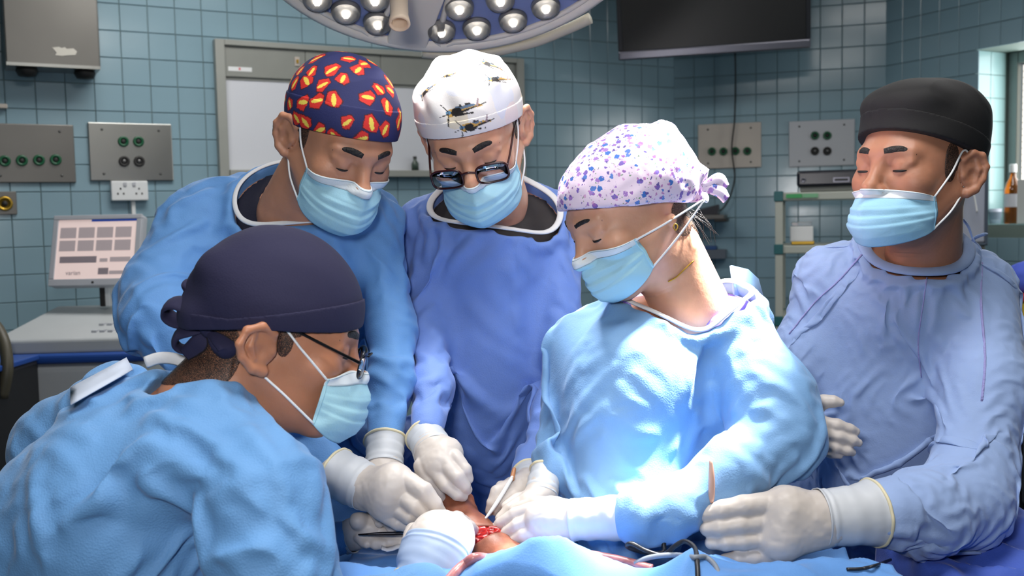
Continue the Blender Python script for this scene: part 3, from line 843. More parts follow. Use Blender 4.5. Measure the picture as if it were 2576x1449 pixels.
# ================================================================== PEOPLE: tools
def skin(name, c, seed=0):
    return mat(name, c, 0.48, var=0.10, vscale=28.0, bump=0.10, bscale=170, sss=0.22, sss_r=(1.0, 0.35, 0.18))
M_hair = mat('dark_hair', s2l(30, 25, 23), 0.6, bump=0.8, bscale=260, var=0.4, vscale=140)
def hair_mat(name, c, thr):
    m = bpy.data.materials.new(name); m.use_nodes = True
    nt = m.node_tree; b = nt.nodes['Principled BSDF']; out = nt.nodes['Material Output']
    b.inputs['Base Color'].default_value = (*c, 1); b.inputs['Roughness'].default_value = .6
    tc = nd(nt, 'ShaderNodeTexCoord'); n = nd(nt, 'ShaderNodeTexNoise', Scale=1500.0, Detail=2.0); nt.links.new(tc.outputs['Object'], n.inputs['Vector'])
    g = nd(nt, 'ShaderNodeMath', operation='GREATER_THAN'); g.inputs[1].default_value = thr; nt.links.new(n.outputs['Fac'], g.inputs[0])
    t = nd(nt, 'ShaderNodeBsdfTransparent'); mx = nd(nt, 'ShaderNodeMixShader')
    nt.links.new(g.outputs[0], mx.inputs[0]); nt.links.new(t.outputs[0], mx.inputs[1]); nt.links.new(b.outputs[0], mx.inputs[2]); nt.links.new(mx.outputs[0], out.inputs[0])
    return m
M_short = hair_mat('short_hair', s2l(36, 28, 25), .46)
M_lash = mat('lash', s2l(18, 13, 12), 0.6)
M_loop = mat('ear_loop', s2l(236, 238, 240), 0.6)
M_glove = mat('latex_glove', s2l(198, 189, 182), 0.45, var=0.05, vscale=30, bump=0.025, bscale=90)
M_cuff = mat('glove_cuff', s2l(196, 200, 206), 0.5, bump=0.25, bscale=40, var=0.04, vscale=25)
M_rim = mat('glove_rim', s2l(222, 212, 178), 0.5)
M_bind = mat('white_binding', s2l(226, 228, 232), 0.75, bump=0.1, bscale=200)

class Head:
    """a head sculpted in its own frame: +x subject's left, -y face, z up, origin between the ears"""
    def __init__(s, c, yaw, pitch, roll=0.0, scale=1.0, neck_to=None, neck_r=(.053, .06), fem=False, imroll=0.0, es=1.08, ez=1.0, tilt=0):
        R = euler(yaw, pitch, roll)
        if imroll:
            R = np.array(Matrix.Rotation(math.radians(imroll), 3, Vector(FWD))) @ R
        s.R, s.c, s.k = R, np.asarray(c, float), scale
        nt = s.loc(neck_to) if neck_to is not None else np.array([0, .05, -.2])
        lo = np.minimum([-.115, -.14, -.15], nt - .09); hi = np.maximum([.115, .135, .15], nt + .09)
        f = Field(lo, hi, 0.0021, pad=0.02)
        w = 0.95 if fem else 1.0
        f.ell((0, .016, .028 if fem else .032), (.0755 * w, .094 if fem else .096, .074 if fem else .084), k=0)
        f.ell((0, -.028, -.018), (.066 * w, .068, .092), k=.03)
        f.ell((0, -.032, -.074), (.052 * w, .050, .042), k=.03)
        f.ell((0, -.076, -.101), (.020, .016, .018), k=.02)
        for sx in (-1, 1):
            f.cone((sx * .060 * w, .004, -.04), (sx * .020, -.068, -.098), .017, .014, k=.022)
            f.ell((sx * .043 * w, -.063, -.024), (.022, .020, .020), k=.02)
            f.cone((sx * .012, -.088, .021), (sx * .043, -.074, .021), .0088, .0065, k=.02)
            f.ell((sx * .032, -.100, .000), (.018, .014, .0125), k=.012, mode='sub')
        f.cone((0, -.087, .014), (0, -.108, -.028), .0075, .0105, k=.012)
        f.ell((0, -.112, -.032), (.0115, .0115, .0105), k=.008)
        for sx in (-1, 1):
            f.ell((sx * .012, -.102, -.036), (.0075, .009, .007), k=.006)
            f.ell((sx * .0318, -.0765, -.001), (.0150, .0150, .0148), k=.003)      # lid over the eye
            f.cone((sx * .046, -.078, .007), (sx * .019, -.087, .009), .0045, .004, k=.008)   # upper lid fold
        f.ell((0, -.094, -.066), (.022, .012, .010), k=.012)
        for sx in (-1, 1):                                                         # ears
            ey = np.array(Matrix.Rotation(math.radians(sx * -22), 3, 'Z') @ Matrix.Rotation(math.radians(tilt), 3, 'X'))
            o = np.array([sx * .070 * w, .012, -.008])
            T = lambda x, y, z: o + ey @ np.array([sx * x * es, y * es, z * ez])
            if fem:
                f.ell(T(.006, .006, -.026), (.006, .008, .009), k=.006); continue
            f.ell(T(.010, .010, .002), (.0045, .019 * es, .027 * ez), R=ey, k=.006)
            hx = [T(.006, -.006, .006), T(.011, -.006, .020), T(.014, .006, .031), T(.015, .020, .027), T(.0155, .027, .010), T(.014, .024, -.008), T(.012, .014, -.024), T(.009, .004, -.030)]
            f.chain(hx, [.004, .0045, .005, .005, .0048, .0046, .006, .0075], k=.004)
            f.chain([T(.013, .013, .020), T(.014, .017, .006), T(.013, .012, -.010)], [.0032, .0035, .0035], k=.004)
            f.ell(T(.016, .007, -.004), (.006, .007, .010), R=ey, k=.004, mode='sub')
            f.ell(T(.009, -.005, -.004), (.005, .004, .006), R=ey, k=.004)
        # neck
        f.cone((0, .034, -.045), nt, neck_r[0], neck_r[1], k=.03)
        f.cone((0, .0, -.075), nt + (np.array([0, -.1, -.06]) - nt * 0) * 0.25, .036, .04, k=.03)
        s.f = f
        s.geo = f.mesh()
        s.bvh = bvh_of(s.geo)
    def wld(s, p): return np.asarray(p) * s.k @ s.R.T + s.c
    def loc(s, p): return (np.asarray(p) - s.c) @ s.R / s.k
    def w(s, g): return (s.wld(g[0]), *g[1:])
    def out(s, p, off=0.002):
        """push a local point to at least off outside the head"""
        q, n, i, d = s.bvh.find_nearest(Vector(p))
        q, n = np.array(q), np.array(n)
        p = np.asarray(p, float)
        if (p - q) @ n < off: p = q + n * off
        return p
    def on(s, p, off=0.0015):
        q, n, i, d = s.bvh.find_nearest(Vector(p))
        return np.array(q) + np.array(n) * off
    def hit(s, o, d):
        h = s.bvh.ray_cast(Vector(o), Vector(d))
        return None if h[0] is None else np.array(h[0])

def face_details(hd, body, brow_c=M_hair, brow=(.0042, .0054), look=0.0, hair=None):
    for sx in (-1, 1):
        pts, rs = [], []
        for t, x, z in ((0, .0135, .0255), (.3, .024, .0280), (.65, .037, .0285), (1, .053, .0205)):
            h = hd.hit((sx * x, -.3, z - .003), (0, 1, 0))
            if h is None: continue
            pts.append(h + [0, .0005, 0]); rs.append([brow[0], brow[1], brow[1] * .85, .0014][len(rs)])
        obj('eyebrow', hd.w(tube(pts, rs, 8, 5, flat=0.4, up=(0, -1, 0))), brow_c, body)
        pts = []
        for a in (-62, -35, -5, 25, 55):
            aa = math.radians(a)
            c = np.array([sx * .0318, -.0765, -.001]); zz = -.0048 - look - .002 * math.cos(aa)
            rr = math.sqrt(max(.0151 ** 2 - zz ** 2, 1e-8))
            pts.append(c + [sx * rr * math.sin(aa), -rr * math.cos(aa), zz])
        obj('eyelash', hd.w(tube(pts, [.0006, .0016, .0020, .0020, .0010], 6, 4)), M_lash, body)
def region_shell(hd, off, regions, m, name, parent, k=0.0):
    """a thin layer over the head (short hair) inside ellipsoid regions"""
    f = hd.f.copy(); f.f = f.f - off
    X, Y, Z = f.grid()
    d = np.full(f.f.shape, 1.0, np.float32)
    for c, r in regions:
        d = np.minimum(d, (np.sqrt(((X - c[0]) / r[0]) ** 2 + ((Y - c[1]) / r[1]) ** 2 + ((Z - c[2]) / r[2]) ** 2) - 1) * min(r))
    f.f = np.maximum(f.f, d)
    g = f.mesh()
    if len(g[0]) == 0: return None
    return obj(name, hd.w(g), m, parent)

def mask(hd, person, drop=0.0, wide=1.0, nose=1.0, loops='ears', top=0.0, col=(168, 216, 234), tilt=0.0, seed=0, chin=0.0, depth=0.0, ye0=-.040):
    """pleated face mask wrapped round the face, with its white nose band and two ear loops"""
    nu, nv = 61, 46
    U, Vv = np.linspace(-1, 1, nu), np.linspace(0, 1, nv)
    pts = np.zeros((nu, nv, 3))
    cy = lambda v: np.interp(v, [0, .12, .3, .6, .85, 1], [-.098, -.110, -.1265, -.124, -.112, -.094])
    for i, u in enumerate(U):
        for j, v in enumerate(Vv):
            ph = u * math.pi / 2
            zt = -.008 + top - .010 * u * u
            zb = -.122 - chin + .030 * abs(u) ** 1.6
            z = zt + (zb - zt) * v
            wx = (.0665 - .006 * abs(v - .45)) * wide
            ye = ye0 + .004 * v
            fy = (cy(v) - depth) - ye
            cc = math.cos(ph)
            x = wx * math.sin(ph); y = ye + fy * (.45 * cc ** .9 + .55 * (1 - abs(u) ** 1.25))
            y += -.012 * nose * math.exp(-(x / .013) ** 2) * max(0, 1 - v * 2.2)
            pl = 0.0
            for kk in (.34, .50, .66):
                pl += .0036 * (1 / (1 + math.exp(-(v - kk + .04 * u * u + .02 * u) * 120)) - .5)
            fold = (1 - abs(u) ** 4)
            p = np.array([x, y, z]); n = np.array([math.sin(ph), -math.cos(ph), 0.0])
            p += n * pl * fold
            pts[i, j] = p
    nz = noise(pts.reshape(-1, 3) * [60, 60, 90] + seed * 7.3, seed).reshape(nu, nv)
    nz2 = noise(pts.reshape(-1, 3) * [22, 22, 60] + seed * 3.1, seed + 5).reshape(nu, nv)
    for i in range(nu):
        for j in range(nv):
            ph = U[i] * math.pi / 2
            n = np.array([math.sin(ph), -math.cos(ph), 0.0])
            p = pts[i, j] + n * (.0008 * nz[i, j] + .0020 * nz2[i, j])
            o = np.array([0, .01, p[2]])
            dv = p - o; L = np.linalg.norm(dv); dv /= L
            h = hd.hit(o + dv * .25, -dv)
            if h is not None:
                hl = np.linalg.norm(h - o)
                if hl + .0025 > L: p = o + dv * (hl + .0025)
            pts[i, j] = p
    F = grid_faces(nu, nv)
    jb = 7
    G = pts.reshape(-1, 3)
    blue = [q for q in F if (q[0] % nv) >= jb]; white = [q for q in F if (q[0] % nv) < jb]
    mp = obj('face_mask', hd.w((G, blue)), mat('mask_blue_%d' % seed, s2l(*col), 0.75, weave=.25, bump=.1, bscale=90), person)
    solid(mp, .0012)
    wb = obj('nose_band', hd.w((G, white)), mat('mask_white', s2l(226, 234, 240), 0.75, weave=.2), mp)
    solid(wb, .0014)
    for jj in (1, jb):                                      # stitch lines
        st = pts[3:-3, jj] + 0
        c = st.mean(0)
        st = st + np.stack([np.sin(U[3:-3] * 1.5), -np.cos(U[3:-3] * 1.5), 0 * U[3:-3]], 1) * .0009
        obj('seam', hd.w(tube(st, .00045, 5, 0)), mat('seam_grey', s2l(150, 176, 190), .7), mp)
    for sx, i in ((-1, 1), (1, nu - 2)):
        edge = pts[i, :, :] + np.array([sx, 0, 0]) * .0008
        obj('side_hem', hd.w(tube(edge[::3], .0016, 6, 3, flat=.5, up=(sx, 0, 0))), MATS['mask_blue_%d' % seed], mp)
        a, b = pts[i, 2], pts[i, nv - 2]
        if loops == 'ears':
            top_e = np.array([sx * .078, .002, .026]); back = np.array([sx * .083, .022, .012]); low = np.array([sx * .078, .012, -.034])
            mid1 = (a + top_e) / 2 + [sx * .004, 0, .001]; mid2 = (b + low) / 2 + [sx * .004, 0, 0]
            L1 = [a, hd.out(mid1, .003), hd.out(top_e, .003), hd.out(back, .002)]
            L2 = [b, hd.out(mid2, .003), hd.out(low, .003), hd.out(back + [0, 0, -.012], .002)]
        else:
            t = np.asarray(loops) * [sx, 1, 1]
            L1 = [a, hd.out((a * .6 + t * .4) + [sx * .006, 0, 0], .004), t]; L2 = [b, hd.out((b * .55 + t * .45) + [sx * .006, 0, 0], .004), t]
        obj('ear_loop', hd.w(tube(L1, .0016, 8, 8)), M_loop, mp)
        obj('ear_loop', hd.w(tube(L2, .0016, 8, 8)), M_loop, mp)
    hd.mask_pts = pts
    return mp

def clear_glass(name='lens_glass', tint=(.96, .97, 1.0)):
    if name in MATS: return MATS[name]
    m = bpy.data.materials.new(name); m.use_nodes = True
    nt = m.node_tree; out = nt.nodes['Material Output']
    nt.nodes.remove(nt.nodes['Principled BSDF'])
    t = nd(nt, 'ShaderNodeBsdfTransparent'); t.inputs[0].default_value = (*tint, 1)
    g = nd(nt, 'ShaderNodeBsdfGlossy'); g.inputs['Roughness'].default_value = .03
    fr = nd(nt, 'ShaderNodeFresnel', IOR=1.45); mx = nd(nt, 'ShaderNodeMixShader')
    nt.links.new(fr.outputs[0], mx.inputs[0]); nt.links.new(t.outputs[0], mx.inputs[1]); nt.links.new(g.outputs[0], mx.inputs[2])
    nt.links.new(mx.outputs[0], out.inputs[0])
    MATS[name] = m
    return m
def cap_field(ells, h=.002):
    c = np.array([e[0] for e in ells]); r = np.array([e[1] for e in ells])
    f = Field((c - r).min(0) - .012, (c + r).max(0) + .012, h, pad=.012)
    for e in ells: f.ell(e[0], e[1], R=e[2] if len(e) > 2 else None, k=e[3] if len(e) > 3 else .02)
    return f
def carve_brim(f, curve, k=.004):
    """keep what lies above the brim: curve(y, x) -> z"""
    X, Y, Z = f.grid()
    d = (curve(Y, X) - Z).astype(np.float32) * np.float32(.92)
    f.f = np.maximum(f.f, d + 0 * f.f)
    return f

def paint(o, cols):
    a = o.data.color_attributes.new('Col', 'FLOAT_COLOR', 'POINT')
    c = np.concatenate([cols, np.ones((len(cols), 1))], 1).astype(np.float32)
    a.data.foreach_set('color', c.ravel())

def wrinkle(g, amp=(.006, .002), scale=(9, 26), dirn=(0, 0, 1), st=2.0, seed=0, fade=None):
    """crumpled cloth: ridged folds along the normals"""
    V, F = g
    N = normals(V, F)
    p = stretch(V, dirn, st)
    wv = np.stack([noise(p * 4 + 17, seed + 1), noise(p * 4 + 31, seed + 2), noise(p * 4 + 47, seed + 3)], 1)
    q = p + wv * .06
    a = 1 - np.abs(noise(q * scale[0], seed + 4)) * 2.2
    b = 1 - np.abs(noise(q * scale[1] + 5, seed + 5)) * 2.2
    c = np.abs(noise(q * scale[0] * .55 + 9, seed + 6))
    d = amp[0] * a * (.35 + c) + amp[1] * b * (.3 + np.abs(noise(q * 7 + 3, seed + 7)))
    if fade is not None: d = d * fade(V)
    return V + N * d[:, None], F
def creases(g, items):
    """each item: (pixels, width m, height m[, sharpness]) - folds laid over the cloth where the line meets it"""
    V, F = g
    bv = bvh_of(g); N = normals(V, F)
    D = np.zeros(len(V))
    for it in items:
        px, w, amp = it[0], it[1], it[2]; pw = it[3] if len(it) > 3 else 1.6
        pts = [cast_px(bv, *q) for q in catmull(np.array(px, float), 6)]
        pts = [p for p in pts if p is not None]
        if len(pts) < 2: continue
        pts = np.array(pts)
        lo, hi = pts.min(0) - w, pts.max(0) + w
        idx = np.where(np.all((V > lo) & (V < hi), 1))[0]
        if len(idx) == 0: continue
        best = np.full(len(idx), 9.0); tt = np.zeros(len(idx))
        for k in range(len(pts) - 1):
            a, b = pts[k], pts[k + 1]; ba = b - a
            t = np.clip(((V[idx] - a) @ ba) / (ba @ ba + 1e-12), 0, 1)
            dd = np.linalg.norm(V[idx] - a - t[:, None] * ba, axis=1)
            m = dd < best
            best[m] = dd[m]; tt[m] = (k + t[m]) / (len(pts) - 1)
        prof = np.clip(1 - best / w, 0, 1) ** pw * np.clip(np.sin(np.pi * np.clip(tt * .9 + .05, 0, 1)), .0, 1) ** .6
        D[idx] += amp * prof
    return V + N * D[:, None], F

def px2m(r, d): return r * d / FPX
def cones(f, items, k=.03):
    """items: chains of (px, py, depth, radius px)"""
    for ch in items:
        pts = [P(a[0], a[1], a[2]) for a in ch]
        rs = [px2m(a[3], a[2]) for a in ch]
        if len(ch) == 1: f.cone(pts[0], pts[0] + 1e-4, rs[0], rs[0], k)
        else: f.chain(pts, rs, k)
def ells(f, items, k=.04):
    """(px, py, d, rx px, ry px, rz m, turn deg)"""
    for (x, y, d, rx, ry, rz, a) in items:
        M = Matrix.Rotation(math.radians(a), 3, Vector(FWD))
        R = np.stack([np.array(M @ Vector(RIGHT)), np.array(M @ Vector(UP)), FWD], 1)
        f.ell(P(x, y, d), (px2m(rx, d), px2m(ry, d), rz), R=R, k=k)

def glove(person, cuff, palm, fingers, rim=True, k=.0016, name='glove', h=.0016, label=None, palm_k=.014, cuff_w=1.0, extra=None, mt=None, cuff_m=None):
    """hand in a latex glove: palm and five fingers one surface, cuff and rolled rim its parts.
    all chains of (px, py, depth, radius px)"""
    alls = [q for ch in palm + fingers for q in ch]
    W3 = np.array([P(*q[:3]) for q in alls]); rr = np.array([px2m(q[3], q[2]) for q in alls])
    cw = np.array([P(*q[:3]) for q in cuff]) if cuff else np.zeros((0, 3))
    lo = np.min(np.concatenate([W3 - rr[:, None], cw - .04]), 0) - .01; hi = np.max(np.concatenate([W3 + rr[:, None], cw + .04]), 0) + .01
    f = Field(lo, hi, h, pad=.012)
    cones(f, palm, palm_k)
    if cuff: 
        q = [list(a) for a in cuff]
        cones(f, [[(a[0], a[1], a[2], a[3] * .84) for a in q]], .012)
    for ch in fingers: cones(f, [[(a[0], a[1], a[2], a[3] * .91) for a in ch]], k)
    g = f.mesh()
    N = normals(*g)
    V = g[0] + N * (.0006 * noise(g[0] * 70, 5) + .0003 * noise(g[0] * 180, 8))[:, None]
    o = obj(name, (V, g[1]), mt or M_glove, person, label=label)
    if cuff:
        pts = [P(*a[:3]) for a in cuff]; rs = [px2m(a[3], a[2]) * cuff_w for a in cuff]
        c = catmull(np.concatenate([np.array(pts), np.array(rs)[:, None]], 1), 10) if len(pts) > 2 else np.linspace(np.append(pts[0], rs[0]), np.append(pts[-1], rs[-1]), 16)
        V, F = tube(c[:, :3], c[:, 3], 40, 0, caps=False)
        n = len(c)
        tt = np.repeat(np.linspace(0, 1, n), 40)
        ctr = np.repeat(c[:, :3], 40, 0); dv = V - ctr; dl = np.linalg.norm(dv, axis=1)[:, None]
        V = ctr + dv / dl * (dl + .0016 * np.abs(noise(V * 60, 2))[:, None] + .0010 * noise(np.stack([tt * 9, tt * 0, tt * 0], 1), 4)[:, None])
        cf = obj('glove_cuff', (V, F), cuff_m or M_cuff, o)
        solid(cf, .0012)
        if rim:
            ring = V[:40]
            obj('rolled_rim', tube(ring, .0024, 8, 2, closed=True), M_rim, cf)
    return o

def gown_field(lo_px, chains, elsl, k=.035, h=.0052, pad=.045, low=None):
    P3 = [P(a[0], a[1], a[2]) for ch in chains for a in ch] + [P(a[0], a[1], a[2]) for a in elsl]
    R3 = [px2m(a[3], a[2]) for ch in chains for a in ch] + [max(px2m(max(a[3], a[4]), a[2]), a[5]) for a in elsl]
    P3, R3 = np.array(P3), np.array(R3)
    lo, hi = (P3 - R3[:, None]).min(0) - .03, (P3 + R3[:, None]).max(0) + .03
    if low is not None:
        lo[2] = min(lo[2], .30)
        lo[:2] = np.minimum(lo[:2], np.array(low[:2]) - .30); hi[:2] = np.maximum(hi[:2], np.array(low[:2]) + .30)
    lo[2] = max(lo[2], .30)
    f = Field(lo, hi, h, pad=pad)
    cones(f, chains, k); ells(f, elsl, k)
    if low is not None:                      # skirt of the gown down to the shins
        x, y, r0, zt = low
        for dx in (-.09, 0, .09):
            f.cone((x + dx, y, zt), (x + dx * 1.2, y, .40), r0, r0 * 1.15, k=.05)
    return f
def legs(x, y, head_geo, torso_geo):
    f = Field((x - .25, y - .3, -.002), (x + .25, y + .25, .62), .009, pad=.03)
    for s in (-1, 1):
        f.cone((x + s * .1, y, .6), (x + s * .1, y + .02, .10), .075, .048, k=.02)
        f.cone((x + s * .1, y + .03, .05), (x + s * .11, y - .16, .035), .045, .034, k=.03)
    f.sub_plane((0, 0, 1), .002)
    return f.mesh()
def shoes_ok(): return True

def field_at(f, p):
    q = (p - f.lo) / f.h
    q = np.clip(q, 0, np.array(f.n) - 1.001)
    i = q.astype(np.int32); t = q - i
    x, y, z = i.T; a, b, c = t.T
    F = f.f
    return ((F[x, y, z] * (1 - a) + F[x + 1, y, z] * a) * (1 - b) + (F[x, y + 1, z] * (1 - a) + F[x + 1, y + 1, z] * a) * b) * (1 - c) + \
           ((F[x, y, z + 1] * (1 - a) + F[x + 1, y, z + 1] * a) * (1 - b) + (F[x, y + 1, z + 1] * (1 - a) + F[x + 1, y + 1, z + 1] * a) * b) * c
def topo(F):
    Q = np.array([q for q in F if len(q) == 4])
    e = np.concatenate([Q[:, [0, 1]], Q[:, [1, 2]], Q[:, [2, 3]], Q[:, [3, 0]]])
    E = np.unique(np.sort(e, 1), axis=0)
    D = np.concatenate([Q[:, [0, 2]], Q[:, [1, 3]]])
    # straight bending pairs across shared edges
    rec = []
    for k in range(4):
        v0, v1, v2, v3 = Q[:, k], Q[:, (k + 1) % 4], Q[:, (k + 2) % 4], Q[:, (k + 3) % 4]
        rec.append(np.stack([np.minimum(v0, v1), np.maximum(v0, v1), np.where(v0 < v1, v3, v2), np.where(v0 < v1, v2, v3)], 1))
    rec = np.concatenate(rec)
    o = np.lexsort((rec[:, 1], rec[:, 0])); rec = rec[o]
    same = np.all(rec[1:, :2] == rec[:-1, :2], 1)
    i = np.where(same)[0]
    B = np.concatenate([np.stack([rec[i, 2], rec[i + 1, 2]], 1), np.stack([rec[i, 3], rec[i + 1, 3]], 1)])
    return E, D, B
def drape(geo, f, pin, iters=130, grow=1.10, growv=None, grav=.000035, off=.012, bend=.25, seed=0, pre=.008, out_max=None, noise_s=9, suck=.0006):
    """let a cloth surface that is cut larger than the figure settle and buckle over it"""
    V, F = geo
    X = V.copy(); N = normals(V, F); n = len(V)
    free = (~pin).astype(float)
    X += N * (pre * noise(stretch(V, (0, 0, 1), 1.6) * noise_s + seed * 3.7, seed) * free)[:, None]
    E, D, B = topo(F)
    def rest(C, g): return np.linalg.norm(V[C[:, 0]] - V[C[:, 1]], axis=1) * g
    def dirg(C):
        d = np.abs(V[C[:, 1]] - V[C[:, 0]]); L = np.linalg.norm(d, axis=1) + 1e-9
        gv = grow if growv is None else growv
        return grow + (gv - grow) * (d[:, 2] / L) ** 2
    C = np.concatenate([E, D, B])
    R = np.concatenate([rest(E, dirg(E)), rest(D, dirg(D)), rest(B, dirg(B) * .995)])
    K = np.concatenate([np.full(len(E), 1.0), np.full(len(D), .6), np.full(len(B), bend)])
    loose = free[C[:, 0]] + free[C[:, 1]] > 0
    C, R, K = C[loose], R[loose], K[loose]
    wsum = np.bincount(C[:, 0], K, n) + np.bincount(C[:, 1], K, n) + 1e-9
    a, b = C[:, 0], C[:, 1]
    Xp = X.copy()
    for it in range(iters):
        vel = (X - Xp) * .90
        Xp = X.copy()
        X = X + (vel + np.array([0, 0, -grav])) * free[:, None]
        for sub in range(2):
            d = X[b] - X[a]
            L = np.sqrt((d * d).sum(1)) + 1e-9
            c = d * (K * (L - R) / L * .5)[:, None]
            for ax in range(3):
                X[:, ax] += 1.5 * free * (np.bincount(a, c[:, ax], n) - np.bincount(b, c[:, ax], n)) / wsum * 2
        fv = field_at(f, X)
        if suck:
            e = f.h
            g = np.stack([field_at(f, X + np.eye(3)[k] * e) - fv for k in range(3)], 1)
            g /= np.linalg.norm(g, axis=1)[:, None] + 1e-9
            X -= g * (suck * np.clip((fv + off) / .01, 0, 1) * free)[:, None]
        m = np.where((fv < -off) & (free > 0))[0]
        if len(m):
            p = X[m]; e = f.h
            f0 = fv[m]
            g = np.stack([field_at(f, p + np.eye(3)[k] * e) - f0 for k in range(3)], 1)
            g /= np.linalg.norm(g, axis=1)[:, None] + 1e-9
            X[m] += g * np.minimum(-off - f0, .01)[:, None]
            Xp[m] += (X[m] - Xp[m]) * .6
    return X, F
# ================================================================== PEOPLE: the surgical team
def gownmat(name, c, rough=.72, weave=.35, bump=.12, bs=55):
    return mat(name, c, rough, weave=weave, bump=bump, bscale=bs, var=.05, vscale=14, sheen=.15)
def neck_hole(f, c, ax, xd, r1, r2, depth=.13):
    R = frame_of(ax, xd)
    X, Y, Z = f.grid()
    x, y, z = X - c[0], Y - c[1], Z - c[2]
    u = R[0, 0] * x + R[1, 0] * y + R[2, 0] * z; v = R[0, 1] * x + R[1, 1] * y + R[2, 1] * z; w = R[0, 2] * x + R[1, 2] * y + R[2, 2] * z
    d = (np.sqrt((u / r1) ** 2 + (v / r2) ** 2) - 1) * min(r1, r2)
    d = np.maximum(d, -(w + depth))
    f.f = np.maximum(f.f, -d.astype(np.float32))
    return R
def build_gown(person, f, m, hole, wr, cr=(), collar=M_bind, crad=.0055, shirt=None, shirt_hole=None, seed=0, zpin=.8, cuffs=()):
    """hole = (centre, axis, xdir, r1, r2)"""
    base = f.mesh()
    bv0 = bvh_of(base)
    c, ax, xd, r1, r2 = hole
    ax = np.asarray(ax) / np.linalg.norm(ax)
    g = f.copy()
    R = neck_hole(g, c, ax, xd, r1, r2)
    def fade(V):
        q = (V - c) @ R
        e = (np.sqrt((q[:, 0] / r1) ** 2 + (q[:, 1] / r2) ** 2) - 1) * min(r1, r2)
        far = np.clip(e / .05, 0, 1)
        return np.where(q[:, 2] > -.16, far, 1.0)
    cs = Field.__new__(Field); cs.__dict__.update(g.__dict__); cs.f = g.f[::2, ::2, ::2].copy(); cs.h = g.h * 2; cs.n = np.array(cs.f.shape)
    geo = largest(cs.mesh())
    if cr: geo = creases(geo, cr)
    V0 = geo[0]
    pin = (V0[:, 2] < zpin) | (fade(V0) < .35)
    for c_ in cuffs: pin |= np.linalg.norm(V0 - P(*c_[:3]), axis=1) < c_[3]
    geo = drape(geo, f, pin, seed=seed, **wr)
    go = obj('gown', geo, m, person)
    ss = go.modifiers.new('smooth', 'SUBSURF'); ss.levels = 1; ss.render_levels = 2
    ring = []
    for a in np.linspace(0, 2 * math.pi, 48, endpoint=False):
        o = c + R @ np.array([r1 * math.cos(a), r2 * math.sin(a), .35])
        h = bv0.ray_cast(Vector(o), Vector(-ax))
        if h[0] is not None and np.linalg.norm(np.array(h[0]) - o) < .55: ring.append(np.array(h[0]))
    if len(ring) > 20 and collar is not None:
        rg = np.array(ring)
        for _ in range(3): rg = (np.roll(rg, 1, 0) + 2 * rg + np.roll(rg, -1, 0)) / 4
        obj('collar', tube(rg, crad, 10, 3, closed=True, flat=.45, up=ax), collar, go)
    if shirt is not None:
        s = f.copy(); s.f = s.f + .020
        sc, sr1, sr2 = shirt_hole
        X, Y, Z = s.grid()
        x, y, z = X - c[0], Y - c[1], Z - c[2]
        w = R[0, 2] * x + R[1, 2] * y + R[2, 2] * z
        s.f = np.maximum(s.f, (np.sqrt(x * x + y * y + z * z) - (max(r1, r2) + .03)).astype(np.float32))
        q1 = R[0, 0] * x + R[1, 0] * y + R[2, 0] * z; q2 = R[0, 1] * x + R[1, 1] * y + R[2, 1] * z
        s.f = np.maximum(s.f, ((np.sqrt((q1 / r1) ** 2 + (q2 / r2) ** 2) - .99) * min(r1, r2)).astype(np.float32))
        neck_hole(s, sc, ax, xd, sr1, sr2, .05)
        sg = s.mesh()
        if len(sg[0]): obj('scrub_shirt', wrinkle(largest(sg), (.003, .001), (14, 30), seed=seed + 3), shirt, person)
    return go, base, bv0, R
def body(person, hd, f, m, base, lx, ly):
    t = f.copy()
    tg = t.mesh(.0)
    inner = Field.__new__(Field); inner.__dict__.update(t.__dict__); inner.f = (t.f + .022)[::2, ::2, ::2].copy(); inner.h = t.h * 2; inner.n = np.array(inner.f.shape)
    ig = inner.mesh()
    return obj('body', join(hd.w(hd.geo), ig, legs(lx, ly, None, None)), m, person)

def seam_band(hd, f, z0, z1, off, curve):
    """raised band between two heights above the brim"""
    g = f.copy(); g.f = g.f - off
    X, Y, Z = g.grid()
    c = curve(Y, X)
    g.f = np.maximum(np.maximum(g.f, (c + z0 - Z)), (Z - c - z1)).astype(np.float32)
    return g
